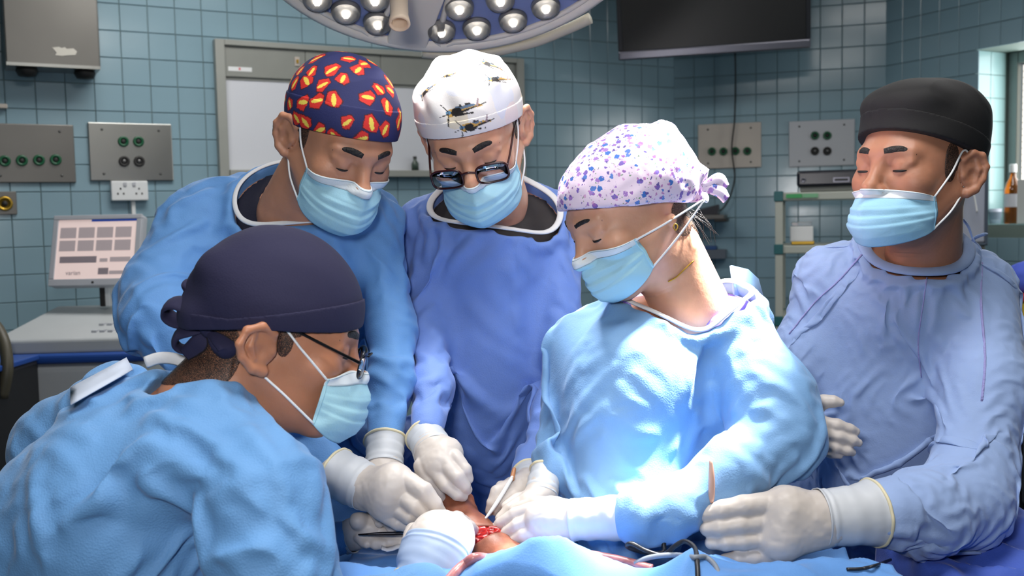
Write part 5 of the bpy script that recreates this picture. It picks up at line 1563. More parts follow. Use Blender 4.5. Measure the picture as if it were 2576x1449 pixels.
# ------------------------------------------------------------------ D: man in navy cap in front
def person_d():
    pe = empty('person', P(330, 1300, 1.2) * [1, 1, 0], 'person seen from behind in navy tied cap and glasses, front left', 'person')
    hd = Head(P(703, 845, 1.24), 99, 15, 0, neck_to=P(525, 1035, 1.22), neck_r=(.058, .068), scale=.955, imroll=0, es=1.35, ez=.95, tilt=-12)
    f = gown_field(None, [
        [(430, 1010, 1.24, 95), (330, 1110, 1.26, 160), (250, 1350, 1.22, 230)],
        [(540, 1090, 1.16, 140), (660, 1250, 1.10, 165), (690, 1420, 1.08, 160), (760, 1560, 1.10, 130)],
        [(760, 1560, 1.10, 130), (920, 1550, 1.15, 95), (1070, 1480, 1.22, 70)],
        [(300, 1010, 1.36, 120), (170, 1130, 1.42, 140), (160, 1350, 1.40, 130)],
        [(300, 1400, 1.44, 110), (620, 1420, 1.46, 80), (870, 1350, 1.47, 42)],
    ], [(330, 1300, 1.22, 300, 330, .16, 0), (480, 1150, 1.18, 190, 170, .12, -25), (120, 1400, 1.24, 190, 300, .13, 0)], h=.0068, low=(P(330, 1300, 1.3)[0], P(330, 1300, 1.22)[1], .15, .85))
    hole = (P(545, 985, 1.23), UP * .70 + RIGHT * .52 + FWD * .42, RIGHT * .7 - UP * .7, .062, .062)
    gm = gownmat('gown_blue_d', s2l(102, 154, 208), .72, .6, .15, 50)
    go, base, bv, R = build_gown(pe, f, gm, hole, dict(grow=1.08, bend=.6, pre=.012, noise_s=6, suck=.0008), cr=[
        ([(180, 1012), (300, 960), (430, 905)], .016, .012, 1.0), ([(190, 1004), (300, 945), (390, 895)], .012, -.012),
        ([(600, 1010), (640, 1080), (660, 1120)], .014, .010), ([(640, 1120), (700, 1250), (740, 1350)], .018, -.010), ([(700, 1250), (760, 1310), (840, 1330)], .016, .010), ([(500, 1410), (620, 1360), (730, 1330)], .03, .016),
        ([(300, 1110), (265, 1230), (230, 1330)], .03, .022), ([(330, 1110), (300, 1230), (255, 1350)], .03, -.024), ([(300, 1115), (340, 1106), (365, 1110)], .022, .014),
        ([(430, 1110), (420, 1190), (470, 1240)], .035, -.016), ([(475, 1240), (500, 1310), (515, 1400)], .035, .018), ([(420, 1100), (440, 1130), (480, 1180)], .02, .010),
        ([(75, 1160), (80, 1260), (80, 1400)], .02, .012), ([(50, 1270), (60, 1340), (40, 1430)], .025, -.012), ([(250, 1370), (280, 1390), (300, 1449)], .022, .012), ([(230, 1449), (260, 1380), (250, 1360)], .018, -.014), ([(150, 1320), (200, 1240), (240, 1180)], .03, .010)],
        collar=None, shirt=mat('green_scrub', s2l(20, 52, 66), .8, weave=.2), shirt_hole=(P(535, 985, 1.23), .056, .056), seed=5, cuffs=[(1070, 1480, 1.22, .05), (870, 1350, 1.47, .05)])
    gv = bvh_of((np.array([v.co for v in go.data.vertices]) + np.array(wloc(go)), [list(p.vertices) for p in go.data.polygons]))
    cl = []
    for q in catmull(np.array([(366, 912), (400, 901), (440, 903), (472, 918), (496, 945)], float), 5):
        h = cast_px(gv, *q); r_ = ray(*q)
        cl.append((h if h is not None and np.linalg.norm(h - CAM_POS) < 1.5 else P(*q, 1.24)) - r_ * .004)
    obj('collar', tube(cl, .0075, 8, 1, flat=.35, up=-FWD), M_bind, go)
    # paper tape tab and folded-over back edge
    tb2 = [P(*q) for q in ((178, 975, 1.315), (318, 900, 1.30), (334, 930, 1.285), (178, 1018, 1.30))]
    def lift(q, o): 
        h = bv.ray_cast(Vector(CAM_POS), Vector((q - CAM_POS) / np.linalg.norm(q - CAM_POS)))
        return q if h[0] is None else np.array(h[0]) - (q - CAM_POS) / np.linalg.norm(q - CAM_POS) * o
    n_ = 8
    tabV = [];
    for i in range(n_ + 1):
        for j in range(4):
            a, b = i / n_, j / 3
            q = (tb2[0] * (1 - a) + tb2[1] * a) * (1 - b) + (tb2[3] * (1 - a) + tb2[2] * a) * b
            tabV.append(lift(q, .006))
    solid(obj('tape_tab', (np.array(tabV), grid_faces(n_ + 1, 4)), mat('tape_paper', s2l(196, 206, 224), .8, weave=.2), go), .0015)
    M = skin('skin_d', s2l(186, 127, 97))
    bo = body(pe, hd, f, M, base, P(330, 1300, 1.25)[0], P(330, 1300, 1.25)[1])
    face_details(hd, bo, look=-.003)
    region_shell(hd, .0016, [((-.07, -.014, .022), (.03, .020, .012)), ((-.07, -.012, .004), (.03, .010, .020)), ((-.05, .075, -.03), (.06, .04, .05)), ((0, .10, -.05), (.07, .05, .05))], M_short, 'hair', bo)
    ce = [((0, .010, .040), (.088, .110, .098)), ((0, .024, .046), (.088, .100, .088)), ((0, .080, .005), (.056, .046, .042))]
    brim = lambda y, x: .033 - .15 * (y + .095) - .15 * np.maximum(y - .03, 0) + 0 * x
    cf = carve_brim(cap_field(ce, .002), brim)
    cg = cf.mesh(); N = normals(*cg)
    bk = np.clip((cg[0][:, 1] - .05) / .06, 0, 1)
    cg = (cg[0] + N * ((.0012 + .004 * bk) * noise(stretch(cg[0], (0, 1, 0), 2.5) * 26, 17))[:, None], cg[1])
    km = mat('navy_cap', s2l(33, 32, 64), .85, weave=.2, bump=.15, bscale=40)
    cap = obj('scrub_cap', hd.w(cg), km, pe)
    sb = lambda y, x: .033 - .15 * (y + .095) + .030 * np.clip((-y + .06) / .15, 0, 1.2) ** 1.0
    bf = seam_band(hd, carve_brim(cap_field(ce, .002), brim), -.03, .008, .0020, sb)
    obj('cap_band', hd.w(bf.mesh()), km, cap)
    # bow of ties at the back
    kx = hd.loc(P(522, 815, 1.22))
    def T(pl, rs, fl, u): obj('cap_tie', tube([P(*q) for q in pl], rs, 10, 8, flat=fl, up=u), km, cap)
    ob = UP * .75 - FWD * .55
    T([(532, 805, 1.20), (495, 785, 1.20), (450, 762, 1.20), (420, 768, 1.205), (418, 788, 1.215), (440, 806, 1.22), (485, 815, 1.22), (528, 815, 1.21)], [.008, .012, .013, .012, .012, .012, .011, .008], .28, ob)
    T([(528, 820, 1.20), (490, 828, 1.195), (452, 838, 1.20), (440, 862, 1.205), (462, 878, 1.21), (498, 858, 1.21), (526, 828, 1.205)], [.008, .012, .014, .014, .013, .012, .008], .3, ob)
    T([(526, 826, 1.195), (508, 858, 1.19), (492, 884, 1.195), (478, 902, 1.20)], [.007, .013, .016, .017], .25, -FWD)
    T([(532, 826, 1.19), (552, 850, 1.175), (574, 876, 1.17), (560, 892, 1.175), (538, 872, 1.18), (528, 840, 1.19)], [.008, .011, .013, .012, .011, .008], .35, ob)
    T([(556, 770, 1.22), (515, 742, 1.215), (468, 712, 1.215), (480, 738, 1.22), (520, 775, 1.225)], [.012, .013, .010, .010, .010], .4, ob)
    obj('tie_knot', tube([P(536, 808, 1.20), P(530, 822, 1.19), P(526, 834, 1.20)], [.011, .014, .010], 10, 6), km, cap)
    mask(hd, pe, seed=5, nose=1.0, top=-.014, chin=-.002, depth=.008, ye0=-.070, col=(172, 218, 232))
    gl = obj('glasses', hd.w(tube([(-.012, -.118, .0), (0, -.122, .004), (.012, -.118, .0)], .0012, 8, 6)), mat('black_frame', s2l(14, 14, 16), .3, .4), pe)
    for sx in (-1, 1):
        pr = []
        for a in np.linspace(0, 2 * math.pi, 28, endpoint=False):
            e = lambda v: math.copysign(abs(v) ** .7, v)
            xx = sx * .036 + .024 * e(math.cos(a))
            pr.append((xx, -.1165 + .010 * (abs(xx) / .06) ** 2, -.010 + .0165 * e(math.sin(a))))
        up_ = [p for p in pr if p[2] > -.012]
        obj('rim', hd.w(tube(pr, .0010, 6, 1, closed=True)), MATS['black_frame'], gl)
        lens = np.array(pr + [(sx * .036, -.1145, -.010)]); nl = len(pr)
        solid(obj('lens', hd.w((lens, [[i, (i + 1) % nl, nl] for i in range(nl)])), clear_glass(), gl), .0015)
        obj('temple_arm', hd.w(tube([(sx * .061, -.108, -.004), (sx * .067, -.08, .004), (sx * .074, -.03, .018), (sx * .080, .004, .028), (sx * .078, .03, .022)], [.0022, .0018, .0018, .0018, .0018], 8, 6)), MATS['black_frame'], gl)
    return pe, hd
pA, hA = person_a()
pB, hB = person_b()
pW, hW = person_w()
pE, hE = person_e()
pD, hD = person_d()
# ================================================================== GLOVED HANDS (pixel, depth, radius in pixels at that depth)
# patterned-cap surgeon: right hand over the wound, left hand behind it
glove(pA, [(846, 1188, 1.455, 60), (890, 1210, 1.44, 60), (925, 1228, 1.43, 57)],
      [[(925, 1228, 1.43, 55), (985, 1235, 1.40, 60)], [(990, 1215, 1.40, 50), (975, 1265, 1.40, 48)]],
      [[(1005, 1200, 1.395, 30), (1065, 1236, 1.375, 27), (1092, 1268, 1.375, 23), (1112, 1294, 1.385, 17)],
       [(1000, 1238, 1.39, 28), (1042, 1272, 1.372, 25), (1070, 1296, 1.375, 21), (1084, 1308, 1.38, 16)],
       [(985, 1268, 1.39, 27), (1028, 1300, 1.375, 23), (1052, 1314, 1.38, 18)],
       [(958, 1285, 1.395, 24), (1000, 1316, 1.385, 20), (1034, 1328, 1.385, 16)],
       [(960, 1215, 1.42, 30), (1020, 1262, 1.43, 24), (1070, 1290, 1.43, 18)]])
glove(pA, [(968, 1108, 1.52, 50), (968, 1140, 1.505, 46), (966, 1175, 1.49, 48)],
      [[(966, 1175, 1.49, 44), (975, 1230, 1.47, 50)]],
      [[(1000, 1230, 1.47, 22), (1030, 1280, 1.45, 20), (1050, 1310, 1.44, 16)], [(985, 1250, 1.46, 22), (1000, 1295, 1.45, 20), (1020, 1325, 1.44, 16)],
       [(965, 1250, 1.46, 22), (970, 1300, 1.45, 19), (985, 1330, 1.44, 15)], [(945, 1245, 1.46, 20), (945, 1290, 1.45, 17), (955, 1315, 1.44, 14)], [(1000, 1200, 1.48, 20), (1040, 1235, 1.47, 18), (1062, 1262, 1.46, 15)]])
# glasses surgeon: right hand holding the patient's hand, left hand with the pen
glove(pB, [(1070, 1098, 1.52, 47), (1082, 1118, 1.50, 47), (1092, 1140, 1.48, 50)],
      [[(1090, 1138, 1.48, 48), (1102, 1165, 1.465, 54)], [(1125, 1140, 1.465, 40), (1120, 1170, 1.455, 46)]],
      [[(1062, 1172, 1.455, 24), (1082, 1208, 1.445, 21), (1102, 1240, 1.445, 17), (1112, 1262, 1.45, 13)],
       [(1090, 1180, 1.445, 24), (1122, 1220, 1.43, 21), (1150, 1242, 1.43, 18), (1164, 1248, 1.435, 15)],
       [(1120, 1165, 1.44, 24), (1150, 1200, 1.425, 21), (1168, 1222, 1.43, 18), (1176, 1232, 1.435, 14)],
       [(1145, 1150, 1.445, 22), (1170, 1182, 1.435, 19), (1178, 1205, 1.44, 15)],
       [(1070, 1150, 1.49, 24), (1060, 1190, 1.50, 19), (1085, 1230, 1.49, 15)]])
glove(pB, [(1330, 1196, 1.535, 42), (1335, 1212, 1.515, 44), (1330, 1226, 1.50, 44)],
      [[(1328, 1225, 1.495, 42), (1295, 1240, 1.47, 42)]],
      [[(1285, 1225, 1.46, 24), (1252, 1240, 1.445, 22), (1240, 1265, 1.44, 18), (1234, 1285, 1.44, 14)],
       [(1290, 1248, 1.45, 24), (1262, 1266, 1.435, 21), (1248, 1284, 1.435, 16)],
       [(1302, 1262, 1.45, 22), (1280, 1282, 1.44, 19), (1262, 1290, 1.44, 15)],
       [(1315, 1268, 1.455, 19), (1298, 1288, 1.45, 16), (1282, 1294, 1.45, 13)],
       [(1300, 1222, 1.485, 22), (1262, 1226, 1.475, 18), (1244, 1246, 1.46, 15)]])
# floral-cap surgeon: left forearm and hand in front, right hand behind
glove(pW, [(1630, 1304, 1.31, 62), (1560, 1302, 1.32, 56), (1500, 1305, 1.33, 52), (1440, 1308, 1.34, 50)],
      [[(1440, 1308, 1.345, 46), (1385, 1300, 1.35, 52)], [(1400, 1320, 1.345, 40), (1360, 1310, 1.35, 40)]],
      [[(1352, 1282, 1.36, 26), (1300, 1296, 1.375, 23), (1262, 1318, 1.385, 19), (1240, 1336, 1.39, 14)],
       [(1350, 1306, 1.35, 25), (1306, 1322, 1.36, 22), (1276, 1340, 1.37, 18), (1258, 1354, 1.375, 14)],
       [(1358, 1330, 1.345, 24), (1318, 1346, 1.35, 21), (1288, 1362, 1.36, 17), (1272, 1374, 1.365, 13)],
       [(1372, 1346, 1.345, 20), (1340, 1358, 1.35, 18), (1310, 1370, 1.355, 14)],
       [(1400, 1275, 1.37, 28), (1345, 1268, 1.39, 23), (1295, 1284, 1.40, 18)]], rim=False)
glove(pW, [(1372, 1182, 1.47, 36), (1368, 1212, 1.455, 38), (1362, 1246, 1.44, 40)],
      [[(1362, 1246, 1.44, 38), (1335, 1275, 1.42, 40)]],
      [[(1315, 1262, 1.42, 20), (1282, 1280, 1.41, 18), (1258, 1304, 1.405, 14)], [(1318, 1280, 1.41, 20), (1286, 1300, 1.405, 17), (1262, 1320, 1.40, 14)],
       [(1325, 1296, 1.41, 19), (1298, 1314, 1.405, 16), (1276, 1330, 1.40, 13)], [(1338, 1306, 1.415, 17), (1315, 1324, 1.41, 14), (1296, 1336, 1.41, 12)], [(1335, 1250, 1.435, 20), (1300, 1256, 1.43, 17), (1272, 1274, 1.42, 14)]])
# black-cap surgeon: left hand flat in front, right hand on his middle
glove(pE, [(2196, 1290, 1.318, 82), (2150, 1296, 1.312, 74), (2090, 1302, 1.308, 70), (2060, 1304, 1.306, 72)],
      [[(2065, 1304, 1.306, 66), (1985, 1292, 1.30, 62)], [(2050, 1325, 1.303, 56), (1975, 1345, 1.298, 62)], [(1975, 1280, 1.302, 56), (1950, 1360, 1.298, 52)]],
      [[(1945, 1264, 1.30, 33), (1872, 1274, 1.296, 31), (1815, 1284, 1.296, 28), (1775, 1292, 1.30, 22)],
       [(1935, 1312, 1.296, 29), (1862, 1320, 1.291, 27), (1810, 1328, 1.291, 25), (1778, 1332, 1.295, 20)],
       [(1938, 1356, 1.295, 27), (1868, 1360, 1.290, 25), (1825, 1364, 1.290, 23), (1788, 1366, 1.294, 18)],
       [(1955, 1396, 1.296, 25), (1895, 1402, 1.292, 21), (1855, 1404, 1.292, 19), (1824, 1405, 1.296, 15)],
       [(2010, 1262, 1.33, 34), (1930, 1262, 1.355, 28), (1860, 1270, 1.37, 24), (1805, 1272, 1.375, 19)]], k=.004)
glove(pE, [(2000, 1090, 1.545, 36), (2024, 1088, 1.52, 34)],
      [[(2015, 1088, 1.525, 34), (2056, 1092, 1.50, 36)], [(2060, 1070, 1.50, 26), (2060, 1112, 1.50, 26)]],
      [[(2045, 1040, 1.505, 20), (2072, 1010, 1.498, 18), (2098, 1010, 1.492, 16), (2114, 1013, 1.49, 12)],
       [(2068, 1062, 1.495, 19), (2106, 1070, 1.488, 17), (2138, 1080, 1.488, 15), (2154, 1086, 1.49, 11)],
       [(2068, 1088, 1.492, 19), (2110, 1098, 1.485, 17), (2144, 1108, 1.485, 15), (2160, 1114, 1.487, 11)],
       [(2066, 1112, 1.492, 18), (2102, 1124, 1.486, 16), (2130, 1132, 1.486, 15), (2144, 1138, 1.488, 11)],
       [(2062, 1132, 1.495, 15), (2090, 1141, 1.49, 12), (2112, 1147, 1.49, 9)]], rim=False, k=.004)
# navy-cap surgeon: near hand from below, far hand with the forceps
glove(pD, [(1048, 1478, 1.245, 66), (1068, 1450, 1.255, 80), (1090, 1400, 1.275, 86), (1100, 1372, 1.285, 80)],
      [[(1092, 1400, 1.275, 78), (1110, 1352, 1.295, 66)], [(1075, 1365, 1.30, 58), (1140, 1360, 1.30, 54)], [(1095, 1330, 1.32, 44), (1145, 1338, 1.32, 44)]],
      [[(1070, 1330, 1.33, 30), (1078, 1310, 1.36, 25), (1110, 1306, 1.385, 19)], [(1100, 1318, 1.335, 29), (1118, 1304, 1.37, 24), (1150, 1310, 1.395, 18)],
       [(1130, 1320, 1.335, 28), (1150, 1308, 1.37, 24), (1176, 1320, 1.395, 18)], [(1155, 1335, 1.335, 26), (1178, 1328, 1.36, 22), (1196, 1340, 1.385, 16)],
       [(1035, 1360, 1.31, 28), (1040, 1335, 1.34, 23), (1072, 1322, 1.37, 17)]], cuff_m=mat('cuff_bluish', s2l(160, 178, 206), .5, bump=.2, bscale=40))
glove(pD, [(872, 1352, 1.475, 40), (890, 1350, 1.47, 38)],
      [[(890, 1340, 1.47, 38), (930, 1330, 1.46, 42)]],
      [[(920, 1320, 1.455, 26), (905, 1312, 1.445, 26), (900, 1310, 1.44, 24)],
       [(960, 1340, 1.45, 20), (985, 1352, 1.44, 17), (1010, 1356, 1.435, 14)], [(950, 1356, 1.445, 20), (980, 1364, 1.435, 17), (1005, 1366, 1.43, 14)],
       [(925, 1356, 1.445, 19), (945, 1366, 1.435, 17), (968, 1368, 1.43, 14)], [(905, 1352, 1.445, 17), (915, 1364, 1.44, 15), (922, 1368, 1.435, 13)]], rim=False)

# ================================================================== SURGICAL LAMP
def surgical_lamp():
    dc = 1.706
    c = P(1131.6, -235.9, dc)
    # tilt: disc faces down and towards the table
    nrm = np.array([0.061, -math.sin(.508), -math.cos(.508)]); nrm /= np.linalg.norm(nrm)
    R = frame_of(nrm, RIGHT * [1, 1, 0])
    rad = .38
    e = empty('surgical_lamp', c, 'round white surgical lamp with clear lenses in blue panels above the team', 'lamp')
    Mw = mat('lamp_white', s2l(244, 238, 226), .4)
    Mb = mat('lamp_blue_panel', s2l(132, 148, 196), .35, spec=.5)
    # housing: shallow dish with a rolled rim and a hub
    obj('housing', xf(lathe([(.0001, -.10), (rad * .25, -.10), (rad * .8, -.06), (rad * .985, -.015), (rad, 0.0), (rad * .992, .012), (rad * .965, .016), (rad * .94, .010), (rad * .93, .0), (.0001, .0)], 96), R, c), Mw, e)
    def onface(px_, py_, z=.004):
        r = ray(px_, py_); q = c + R[:, 2] * z
        return CAM_POS + r * (((q - CAM_POS) @ R[:, 2]) / (r @ R[:, 2]))
    S0 = R.T @ (onface(1022, 108) - c)
    a0 = math.atan2(S0[1], S0[0])
    # four spokes of the frame; lens panels between
    for k in range(4):
        a = a0 + k * math.pi / 2 + (.0 if k == 0 else 0)
        dr = np.array([math.cos(a), math.sin(a), 0]); pr = np.array([-math.sin(a), math.cos(a), 0])
        V = []
        for rr, hw in ((.0, .055), (rad * .3, .045), (rad * .97, .040)):
            for z in (.0, .014):
                for sgn in (-1, 1): V.append(dr * rr + pr * hw * sgn + np.array([0, 0, z]))
        F = []
        for i in range(2):
            b = i * 4
            F += [[b + 2, b + 3, b + 7, b + 6], [b + 0, b + 2, b + 6, b + 4], [b + 3, b + 1, b + 5, b + 7]]
        F += [[8, 10, 11, 9]]
        bevel(obj('spoke', xf((np.array(V), F), R, c), Mw, e, False), .004, 3)
        # blue panel sector
        a1, a2 = a + .0, a + math.pi / 2
        pan = []; nseg = 26
        inner = rad * .26; outer = rad * .925
        pts = []
        for i in range(nseg + 1):
            t = a1 + (a2 - a1) * i / nseg
            pts.append((outer * math.cos(t), outer * math.sin(t), .004))
        for i in range(nseg + 1):
            t = a2 - (a2 - a1) * i / nseg
            pts.append((inner * math.cos(t), inner * math.sin(t), .004))
        m_ = len(pts)
        F = [[i, i + 1, m_ - 2 - i, m_ - 1 - i] for i in range(nseg)]
        pn = obj('lens_panel', xf((np.array(pts), F), R, c), Mb, e, False)
        rimp = []
        for rr, th in [(outer, t) for t in np.linspace(a1 + .17, a2 - .17, 14)] + [(inner * 1.25, t) for t in np.linspace(a2 - .42, a1 + .42, 6)]:
            rimp.append((rr * math.cos(th), rr * math.sin(th), .006))
        obj('panel_rim', xf(tube(rimp, .006, 8, 2, closed=True), R, c), Mw, pn)
        if k in (1, 2):
            for (rf, tf) in ((.78, .2), (.79, .41), (.79, .62), (.79, .83), (.56, .30), (.56, .58), (.56, .82), (.38, .5)):
                t = a1 + (a2 - a1) * tf
                lens(c + R @ np.array([rad * rf * math.cos(t), rad * rf * math.sin(t), .004]), R, e)
    for px_, py_ in ((870, 24), (950, 52), (943, -8), (798, -8), (868, -62), (720, -70), (940, -90), (1110, 72), (1155, 14), (1199, 66), (1258, -6), (1290, 46), (1372, 12), (1450, -40), (1350, -60), (1210, -60), (1500, -120)):
        lens(onface(px_, py_), R, e)
    # sterile handle
    hb = P(1004, 60, 1.80)
    ax = R[:, 2]
    q0 = c + R @ np.array([0, 0, .0])
    hp = onface(1000, -130, .01)
    dn = P(1005, 60, 1.68) - hp; L = np.linalg.norm(dn)
    obj('handle', xf(lathe([(.0001, 0), (.0165, 0), (.0155, L * .9), (.0175, L * .96), (.0185, L), (.015, L + .002), (.0125, L - .004), (.0115, L - .03), (.0001, L - .03)], 32), frame_of(dn), hp), mat('handle_ivory', s2l(226, 206, 184), .4), e)
    obj('handle_mount', xf(lathe([(.0001, -.02), (.03, -.02), (.03, .01), (.022, .02), (.0001, .02)], 24), frame_of(dn), hp), Mw, e)
    # rail round the lower right edge
    pts = []
    for px_, py_ in ((1062, 134), (1150, 138), (1250, 128), (1350, 104), (1430, 72), (1484, 46)):
        pts.append(onface(px_, py_, -.004))
    obj('grip_rail', tube(pts, [.010, .011, .011, .011, .011, .012], 10, 6, flat=1.0, up=UP), mat('rail_cream', s2l(206, 200, 182), .45), e)
    # arm to the ceiling
    up0 = c - R[:, 2] * .10
    obj('yoke', tube([up0, up0 + np.array([0, .06, .12]), up0 + np.array([0, .25, .35])], .03, 14, 6), Mw, e)
    obj('ceiling_arm', tube([up0 + np.array([0, .25, .33]), up0 + np.array([0, .25, H_ROOM - up0[2] - .002])], .035, 16, 2), Mw, e)
    return e
M_lensg = None
def lens(q, R, e):
    global M_lensg
    if M_lensg is None:
        M_lensg = mat('lamp_lens', (.97, .97, .98), .06, trans=.85, spec=.6)
        mat('lamp_reflector', s2l(232, 230, 226), .3, .35)
        mat('lamp_led', s2l(250, 245, 236), .4, emit=(1, .95, .88), estr=1.6)
    r = .0285
    cup = obj('lens', xf(lathe([(r, -.002), (r * 1.02, .004), (r * .96, .012), (r * .84, .018), (r * .80, .0165), (r * .62, .022), (r * .58, .020), (r * .36, .025), (r * .30, .023), (.0001, .0255)], 24), R, q), M_lensg, e)
    obj('reflector', xf(lathe([(r * .98, .003), (r * .9, .010), (r * .7, .006), (r * .4, .001), (.0001, -.0005)], 24), R, q), MATS['lamp_reflector'], cup)
    obj('light_source', xf(lathe([(r * .30, .002), (r * .26, .010), (.0001, .012)], 16), R, q), MATS['lamp_led'], cup)
surgical_lamp()

# ================================================================== OPERATING TABLE, DRAPES, PATIENT
M_drape = gownmat('drape_blue', s2l(92, 146, 212), .7, .35, .12)
M_drape2 = gownmat('drape_royal', s2l(62, 92, 186), .7, .3, .12)
zt0 = 1.055
tb_c = P(1500, 1420, 1.42)
ot = empty('operating_table', (tb_c[0], 1.42, 0), 'operating table hidden beneath the blue drapes', 'table')
x0t, x1t = P(900, 1400, 1.4)[0], P(2150, 1400, 1.4)[0]
bevel(obj('table_top', box((x0t, 1.20, zt0 - .09), (x1t, 1.44, zt0 - .035)), M_steeld, ot, False), .01)
bevel(obj('pedestal', box((tb_c[0] - .1, 1.24, .08), (tb_c[0] + .1, 1.40, zt0 - .09)), M_steeld, ot, False), .02)
bevel(obj('base_plate', box((tb_c[0] - .3, 1.16, 0), (tb_c[0] + .3, 1.44, .08)), M_steeld, ot, False), .02)
def hf_grid(x0, x1, y0, y1, nx, ny):
    X, Y = np.meshgrid(np.linspace(x0, x1, nx), np.linspace(y0, y1, ny), indexing='ij')
    return X, Y
def main_drape():
    nx, ny = 230, 110
    xa, xb = P(820, 1420, 1.42)[0], P(2180, 1420, 1.4)[0]
    S, T = np.meshgrid(np.linspace(0, 1, nx), np.linspace(0, 1, ny), indexing='ij')
    X = xa + (xb - xa) * S
    ya, yb = 1.13, 1.60
    Y = ya + (yb - ya) * T
    Q = np.stack([X, Y, 0 * X], -1).reshape(-1, 3)
    Z = np.full(X.shape, zt0)
    # near mound over the patient's covered body
    xm = P(1185, 1390, 1.26)[0]
    rise = 1 / (1 + np.exp(-(X - xm) / .012))
    mound = np.exp(-((Y - 1.20) / .075) ** 2)
    px_s = [1150, 1200, 1260, 1330, 1400, 1500, 1600, 1700, 1800, 1900, 2000, 2100, 2200]
    py_s = [1450, 1405, 1385, 1376, 1376, 1408, 1430, 1426, 1424, 1432, 1430, 1424, 1424]
    xs = [P(a, b, 1.235)[0] for a, b in zip(px_s, py_s)]; zs = [P(a, b, 1.235)[2] for a, b in zip(px_s, py_s)]
    top = np.interp(X, xs, zs)
    Z = Z + mound * np.maximum(top - zt0, 0)
    n1 = 1 - 2 * np.abs(noise(stretch(Q, (1, .5, 0), 2.6) * 13 + 4, 3)).reshape(X.shape)
    n2 = 1 - 2 * np.abs(noise(stretch(Q, (1, -.3, 0), 3) * 24 + 9, 5)).reshape(X.shape)
    Z += .014 * n1 * (.5 + .8 * mound) + .006 * n2
    # dip round the operating field
    w0 = P(1200, 1370, 1.40)
    # over the edges
    edge = np.maximum.reduce([(.04 - S) / .04, (S - .97) / .03, (.06 - T) / .06, (T - .93) / .07, 0 * S])
    Z -= edge ** 1.5 * .55
    X2 = X + np.where(S < .04, (.04 - S) * 1.2, 0) - np.where(S > .97, (S - .97) * 1.2, 0)
    Y2 = Y + np.where(T < .06, (.06 - T) * .45, 0) - np.where(T > .93, (T - .93) * .35, 0)
    V = np.stack([X2, Y2, Z], -1).reshape(-1, 3)
    o = obj('surgical_drape', (V, grid_faces(nx, ny)), M_drape, label='blue surgical drape spread over the operating table with folds in front', cat='drape')
    solid(o, .0015)
    return o
drape_o = main_drape()
dr_bv = bvh_of((np.array([v.co for v in drape_o.data.vertices]) + np.array(wloc(drape_o)), [list(p.vertices) for p in drape_o.data.polygons]))
def lay(p, r):
    """a cable point kept on top of the drape"""
    h = cast_px(dr_bv, p[0], p[1])
    q = P(*p)
    if h is not None and np.linalg.norm(h - CAM_POS) < np.linalg.norm(q - CAM_POS) + r * 1.5:
        q = h - ray(p[0], p[1]) * (r * 1.5)
    return q
def side_drape():
    nx, ny = 120, 70
    xa, xb = P(2120, 1400, 1.62)[0], P(2760, 1400, 1.62)[0]
    S, T = np.meshgrid(np.linspace(0, 1, nx), np.linspace(0, 1, ny), indexing='ij')
    X = xa + (xb - xa) * S; Y = 1.16 + .34 * T
    Q = np.stack([X, Y, 0 * X], -1).reshape(-1, 3)
    zz = P(2400, 1400, 1.40)[2]
    ridge = 1 - 2 * np.abs(noise(stretch(Q, (1, -.55, 0), 5) * 16 + 2, 8)).reshape(X.shape)
    Z = zz + .014 * ridge + .05 * (T - .5) + .006 * noise(Q * 40, 4).reshape(X.shape)
    edge = np.maximum.reduce([(.05 - S) / .05, (S - .97) / .03, (.06 - T) / .06, (T - .94) / .06, 0 * S])
    Z -= edge ** 1.5 * .5
    V = np.stack([X, Y, Z], -1).reshape(-1, 3)
    o = obj('instrument_drape', (V, grid_faces(nx, ny)), M_drape2, label='darker royal blue drape with long folds over side table at lower right', cat='drape')
    solid(o, .0015)
    it = empty('side_table', ((xa + xb) / 2, 1.35, 0), 'small side table hidden under the royal blue drape', 'table')
    bevel(obj('tray_top', box((xa + .03, 1.2, zz - .09), (xb - .03, 1.46, zz - .06)), M_steeld, it, False), .006)
    bevel(obj('stem', box(((xa + xb) / 2 - .03, 1.3, .06), ((xa + xb) / 2 + .03, 1.36, zz - .09)), M_steeld, it, False), .01)
    bevel(obj('foot', box((xa + .05, 1.25, 0), (xb - .05, 1.42, .06)), M_steeld, it, False), .02)
    q = [P(2538, 1338, 1.52), P(2620, 1330, 1.56), P(2640, 1372, 1.46), P(2560, 1356, 1.48)]
    pp = obj('paper_packet', (np.array(q), [[0, 1, 2, 3]]), mat('packet_paper', s2l(216, 226, 232), .6), None, False, label='white paper packet corner lying on the royal blue drape at right edge', cat='packet')
    solid(pp, .003)
side_drape()
